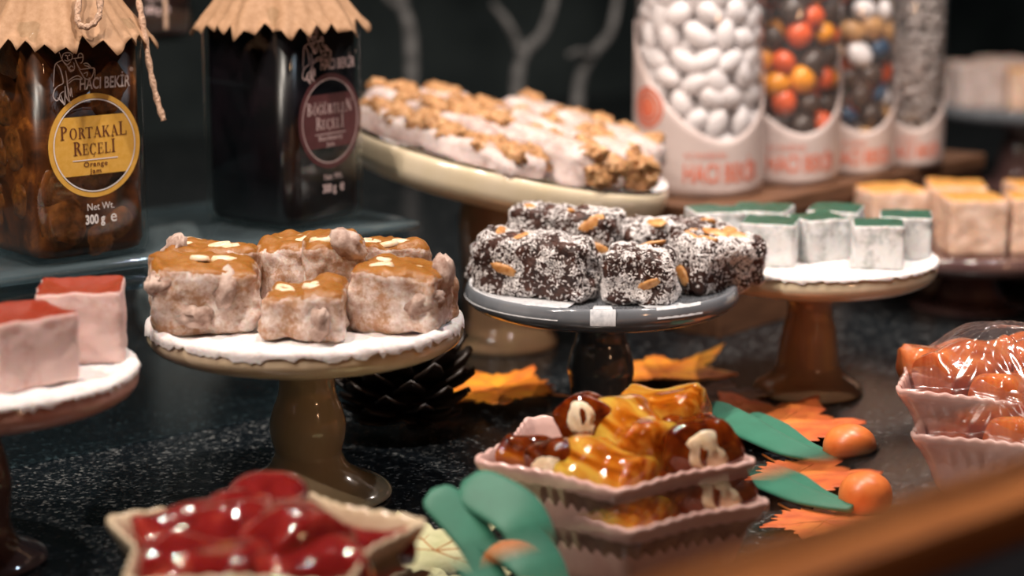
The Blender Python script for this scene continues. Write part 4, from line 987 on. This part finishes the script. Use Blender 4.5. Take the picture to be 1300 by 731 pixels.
cling_film('wrinkled clear cling film stretched over the right pink bowl', b3, 0.0800, math.radians(-90 + 6), 0.74, 0.0275)
def jelly_bed(label, c, R, tip, inner, z0, dome, mat, group):
    "thick jelly mass filling a star bowl up to just under its rim"
    N, K = 150, 30; v, f = [], []
    for k in range(K + 1):
        q = k / K
        for i in range(N):
            a = 2 * PI * i / N; r = R * star_r(a, tip, inner) * q; x, y = r * math.cos(a), r * math.sin(a)
            v.append((x, y, z0 + dome * (1 - q * q) + 0.010 * math.exp(-((x + 0.012) ** 2 + (y - 0.018) ** 2) / 0.0008) + 0.0045 * fbm((x, y, 2.0), 38, 2) * (1 - q ** 4)))
    for i in range(N): v.append((v[K * N + i][0] * 0.7, v[K * N + i][1] * 0.7, 0.014))
    for k in range(K + 1):
        for i in range(N):
            j = (i + 1) % N; f.append((k * N + i, k * N + j, (k + 1) * N + j, (k + 1) * N + i))
    f.append(tuple(range((K + 1) * N, (K + 2) * N)))
    me = mesh('jelly_bed', v, f); bm = bmesh.new(); bm.from_mesh(me); bmesh.ops.recalc_face_normals(bm, faces=bm.faces); bm.to_mesh(me); bm.free()
    return tag(obj('jelly_bed', me, mat, None, c), label, 'jelly', group)
jelly_bed('glossy bed of red jelly filling the sand coloured bowl under the lumps', b2, 0.0730, math.radians(90 - 2), 0.70, 0.0585, 0.010, M['ruby'], None)
# ------------------------------------------------------------------ carrot-like ornaments: green paddles and an orange ball
def paddle(pts, widths, up, th=0.0020):
    "flat rounded blade swept along a path; up = blade normal"
    pts = smooth_path(pts, 8); n = len(pts); v, f = [], []; M_ = 14; upv = Vector(up).normalized()
    for i, p in enumerate(pts):
        t = (pts[min(i + 1, n - 1)] - pts[max(i - 1, 0)]).normalized(); s = t.cross(upv).normalized(); nn = s.cross(t).normalized()
        q = i / (n - 1); k = q * (len(widths) - 1); a = int(min(k, len(widths) - 2)); wd_ = widths[a] + (widths[a + 1] - widths[a]) * (k - a)
        e = math.sqrt(max(0.02, 1 - max(0, (q - 0.86) / 0.14) ** 2)); tt = th * (0.5 + 0.5 * e)
        for m in range(M_):
            an = 2 * PI * m / M_; c, q_ = math.cos(an), math.sin(an)
            v.append(p + s * (wd_ * e * math.copysign(abs(c) ** 0.6, c)) + nn * (tt * math.copysign(abs(q_) ** 0.8, q_)))
    for i in range(n - 1):
        for m in range(M_):
            j = (m + 1) % M_; f.append((i * M_ + m, i * M_ + j, (i + 1) * M_ + j, (i + 1) * M_ + m))
    f.append(tuple(range(M_))[::-1]); f.append(tuple(range((n - 1) * M_, n * M_)))
    return mesh('green_leaf', v, f)
def ornament(label, ball, rb_, blades, base=True):
    t = thing('carrot_ornament', label, 'ornament', (ball.x, ball.y, 0), 0, 'orange ball ornaments with green leaves')
    me = lathe('orange_ball', [(max(1e-4, rb_ * math.cos(q * PI / 24 - PI / 2) * (1 + 0.03 * math.sin(q * 0.4))), rb_ * 0.88 * (1 + math.sin(q * PI / 24 - PI / 2))) for q in range(25)], 48)
    obj('orange_ball', me, M['pumpkin'], t, (0, 0, ball.z))
    for pts, wds, up in blades:
        obj('green_leaf', paddle([p - Vector((ball.x, ball.y, 0)) for p in pts], wds, up), M['green'], t)
    return t
bA = PZ(1078, 590, 0.004); bA.z = 0.0
o1 = ornament('orange ball ornament with two straight green leaves beside the right bowl', bA, 0.0165,
    [([PZ(1062, 586, 0.010), PZ(1000, 568, 0.012), PZ(950, 543, 0.016), PZ(896, 514, 0.022)], [0.003, 0.008, 0.0105, 0.0095], (-0.15, -0.45, 1)),
     ([PZ(1066, 582, 0.006), PZ(1026, 571, 0.007), PZ(988, 547, 0.010), PZ(948, 528, 0.013)], [0.003, 0.0065, 0.0085, 0.0075], (-0.15, -0.45, 1))])
obj('olive_base', lathe('olive_base', spl([(0.021, 0), (0.022, 0.002), (0.020, 0.0045), (0.010, 0.006), (1e-4, 0.006)], 4), 40), M['olive_base'], o1, (0.013, -0.004, 0))
bB = P(652, 728, 0.968); bB.z = 0.013
ornament('orange ball ornament with two broad curved green leaves at the bottom edge', bB, 0.0175,
    [([P(640, 745, 0.985), P(622, 715, 0.99), P(592, 668, 1.0), P(548, 622, 1.01)], [0.005, 0.0095, 0.0112, 0.0105], (0.35, -0.75, 0.6)),
     ([P(700, 760, 0.975), P(682, 700, 0.99), P(655, 650, 1.0), P(588, 612, 1.015)], [0.009, 0.0125, 0.0140, 0.0125], (0.35, -0.8, 0.5))])
# ------------------------------------------------------------------ leaves
def maple(label, c, size, yaw, mat, seed, vein, curl=0.006, tilt=(0, 0), lobes=5, sq=1.0):
    rnd = random.Random(seed); N, K = 150, 12; v, f = [], []
    t = thing('maple_leaf', label, 'leaf', c, 0, None, rot=(tilt[0], tilt[1], math.radians(yaw)))
    def rad(a):
        a = (a + PI) % (2 * PI) - PI
        best = 0.30
        for k in range(lobes):
            ctr = (k - (lobes - 1) / 2) * (4.6 / lobes); amp = 1.0 - 0.16 * abs(k - (lobes - 1) / 2)
            d = abs(a - ctr); best = max(best, amp * (1 - (d / 0.58) ** 0.85) if d < 0.58 else 0)
        return size * (0.34 + 0.66 * best + 0.035 * math.sin(23 * a + seed) + 0.02 * math.sin(41 * a))
    def zz(x, y, r): return 0.0025 + curl * (r / size) ** 2 * (0.5 + 0.5 * math.sin(3 * math.atan2(y, x) + seed)) + 0.0008 * noise.noise(Vector((x * 90, y * 90, seed)))
    for k in range(K + 1):
        for i in range(N):
            a = 2 * PI * i / N; r = rad(a) * k / K; x, y = r * math.cos(a), r * math.sin(a) * sq; v.append((x, y, zz(x, y, r)))
    for k in range(K):
        for i in range(N):
            j = (i + 1) % N; f.append((k * N + i, k * N + j, (k + 1) * N + j, (k + 1) * N + i))
    o = obj('blade', mesh('blade', v, f), mat, t); sm = o.modifiers.new('thick', 'SOLIDIFY'); sm.thickness = 0.0006
    for k in range(lobes):
        ctr = (k - (lobes - 1) / 2) * (4.6 / lobes); L = rad(ctr) * 0.9; pts = []
        for q in range(7):
            r = L * q / 6; x, y = r * math.cos(ctr), r * math.sin(ctr) * sq; pts.append((x, y, zz(x, y, r) + 0.0005))
        obj('vein', tube('vein', pts, [0.0007 * (1 - 0.8 * q / 6) for q in range(7)], 5), vein, t)
        for s_ in (-1, 1):
            for q0 in (2, 4):
                p0 = Vector(pts[q0]); an = ctr + s_ * 0.7; e = p0 + Vector((math.cos(an), math.sin(an) * sq, 0)) * L * 0.22
                e.z = zz(e.x, e.y, math.hypot(e.x, e.y)) + 0.0005; m_ = (p0 + e) / 2; m_.z = zz(m_.x, m_.y, m_.length) + 0.0005
                obj('side_vein', tube('side_vein', [p0, m_, e], [0.0004, 0.0003, 0.0001], 4), vein, t)
    st = [(-0.3 * size, 0, 0.002), (-0.7 * size, 0.05 * size, 0.0015), (-1.0 * size, 0.12 * size, 0.0012)]
    obj('leaf_stalk', tube('leaf_stalk', smooth_path(st, 4), 0.0008, 6), vein, t)
    return t
maple('orange maple leaf lying behind the pink bowl by the slate stem', PZ(632, 499, 0.004), 0.068, 168, M['leaf_orange'], 1, M['vein_red'], 0.008)
maple('orange maple leaf lying right of the slate stem', PZ(842, 478, 0.004), 0.060, 40, M['leaf_orange'], 2, M['vein_red'], 0.012)
maple('red orange maple leaf under the foot of the tan stand', PZ(985, 545, 0.003), 0.080, 112, M['leaf_red'], 3, M['vein_red'], 0.006)
maple('red orange maple leaf beneath the straight leaved ornament', PZ(1025, 608, 0.002), 0.052, -60, M['leaf_red'], 4, M['vein_red'], 0.003)
maple('pale green leaf with brown veins at the bottom edge', PZ(552, 706, 0.003), 0.062, 60, M['leaf_green'], 5, M['vein_brown'], 0.006)
maple('dark brown leaf under the tan stand beside the red one', PZ(905, 510, 0.001), 0.055, 20, M['leaf_dark'], 6, M['leaf_dark'], 0.004)
# ------------------------------------------------------------------ pine cone
pc_c = G(508, 1.275)
cone = thing('pine_cone', 'dark brown pine cone on the counter beside the olive stand', 'pine cone', (pc_c.x, pc_c.y, 0), 0.5)
obj('core', blob('cone_core', 3, (0.020, 0.020, 0.032), 0.1, 2, 1), M['cone'], cone, (0, 0, 0.037))
def scale_mesh():
    v, f = [], []; n = 8
    for i in range(n + 1):
        q = i / n; wd_ = 0.0085 * math.sin(min(1, q * 1.15 + 0.12) * PI * 0.62) * (1 - 0.55 * max(0, q - 0.75) / 0.25)
        for s in (-1, 0, 1): v.append((0.028 * q, s * wd_, 0.007 * q * q + (0.0022 if s == 0 else 0)))
    for i in range(n):
        for k in range(2): f.append((3 * i + k, 3 * i + 3 + k, 3 * i + 4 + k, 3 * i + 1 + k))
    b = len(v); v += [(x, y, z - 0.0018) for x, y, z in v]; f += [tuple(b + i for i in q)[::-1] for q in list(f)]
    for i in range(n): f += [(3 * i, b + 3 * i, b + 3 * i + 3, 3 * i + 3), (3 * i + 2, 3 * i + 5, b + 3 * i + 5, b + 3 * i + 2)]
    f += [(3 * n, b + 3 * n, b + 3 * n + 1, 3 * n + 1), (3 * n + 1, b + 3 * n + 1, b + 3 * n + 2, 3 * n + 2)]
    return mesh('cone_scale', v, f)
sm_ = scale_mesh()
for k in range(84):
    q = k / 83; z = 0.008 + q * 0.060; rr_ = 0.015 * math.sin(PI * (0.12 + 0.8 * q)); a = k * 2.39996; s = 1.1 * (0.55 + 0.55 * math.sin(PI * (0.2 + 0.72 * q)))
    obj('cone_scale', sm_, M['cone'], cone, (rr_ * math.cos(a), rr_ * math.sin(a), z), (0, -(-0.25 + q * 1.25), a), (s, s, s))
# ------------------------------------------------------------------ far things
c6 = G(1300, 2.3)
fs = thing('far_tray', 'grey tray of pale pastries far behind at the right edge', 'tray', (c6.x, c6.y, 0))
Z6 = 0.100
obj('plate', lathe('plate', [(r, z + Z6) for r, z in spl([(1e-4, -0.004), (0.07, -0.004), (0.10, 0), (0.104, -0.003), (0.10, -0.014), (0.07, -0.022), (1e-4, -0.023)], 4)], 72), M['glaze_grey'], fs)
obj('stem', lathe('stem', [(r * 1.2, q * (Z6 - 0.022)) for r, q in spl(STEM_C, 5)], 48), M['glaze_dark'], fs)
for i, (x, y, yaw, l) in enumerate(((-0.058, -0.012, 10, 'beige pastry cube at the left of the far grey tray'), (0.0, -0.03, -6, 'beige pastry cube at the front of the far grey tray'), (-0.015, 0.035, 14, 'beige pastry cube at the back of the far grey tray'), (0.055, 0.0, 0, 'beige pastry cube at the right of the far grey tray'))):
    plain_cube('pastry_cube', l, 'pastry', c6, Z6 - 0.005, x, y, yaw, 0.052, 0.050 if i != 1 else 0.044, M['lokum_orange'] if i == 1 else M['roll'], 50 + i, 'pastries on the far grey tray')
tag(obj('grey_bowl', lathe('grey_bowl', spl([(0.02, 0), (0.03, 0.002), (0.042, 0.02), (0.046, 0.036), (0.044, 0.037), (0.04, 0.022), (0.025, 0.006), (1e-4, 0.005)], 5), 56), M['glaze_slate'], None, G(1312, 1.78)), 'small dark grey bowl behind the right pink bowl', 'bowl')
tag(obj('wooden_block', hardbox('wooden_block', 0.02, 0.02, 0.010, 0.002), M['wood'], None, G(1246, 1.86)), 'small pale wooden block on the counter far behind', 'block')
def branch(label, pts, rad, subs):
    t = thing('frosted_branch', label, 'branch', (pts[0].x, pts[0].y, 0), 0, 'frosted branches before the back wall'); o0 = Vector((pts[0].x, pts[0].y, 0))
    sp_ = smooth_path(pts, 6); n = len(sp_)
    obj('bough', tube('bough', [p - o0 for p in sp_], [rad * (1 - 0.5 * i / n) for i in range(n)], 8), M['twig'], t)
    for sb in subs:
        q = smooth_path(sb, 5); obj('twig', tube('twig', [p - o0 for p in q], [rad * 0.7 * (1 - 0.6 * i / len(q)) for i in range(len(q))], 7), M['twig'], t)
D = 2.35
g0 = P(655, 200, D); g0.z = 0
branch('grey forked branch standing behind the oval tray', [g0, P(656, 115, D), P(664, 70, D), P(690, 40, D + .02), P(705, -10, D + .04)], 0.009, [[P(664, 70, D), P(645, 30, D - .02), P(625, 5, D - .03)]])
g1 = P(730, 210, D); g1.z = 0
branch('grey branch with a pale broken tip between tray and candy tubes', [g1, P(735, 110, D), P(752, 70, D), P(775, 40, D + .02), P(785, -10, D + .04)], 0.008, [[P(752, 70, D), P(735, 66, D - .04), P(722, 70, D - .06)]])
g2 = P(520, 180, D); g2.z = 0
branch('dim grey branch at the left behind the blackberry jar', [g2, P(522, 60, D), P(512, 10, D), P(505, -25, D)], 0.009, [[P(512, 10, D), P(495, 0, D), P(480, -20, D)]])
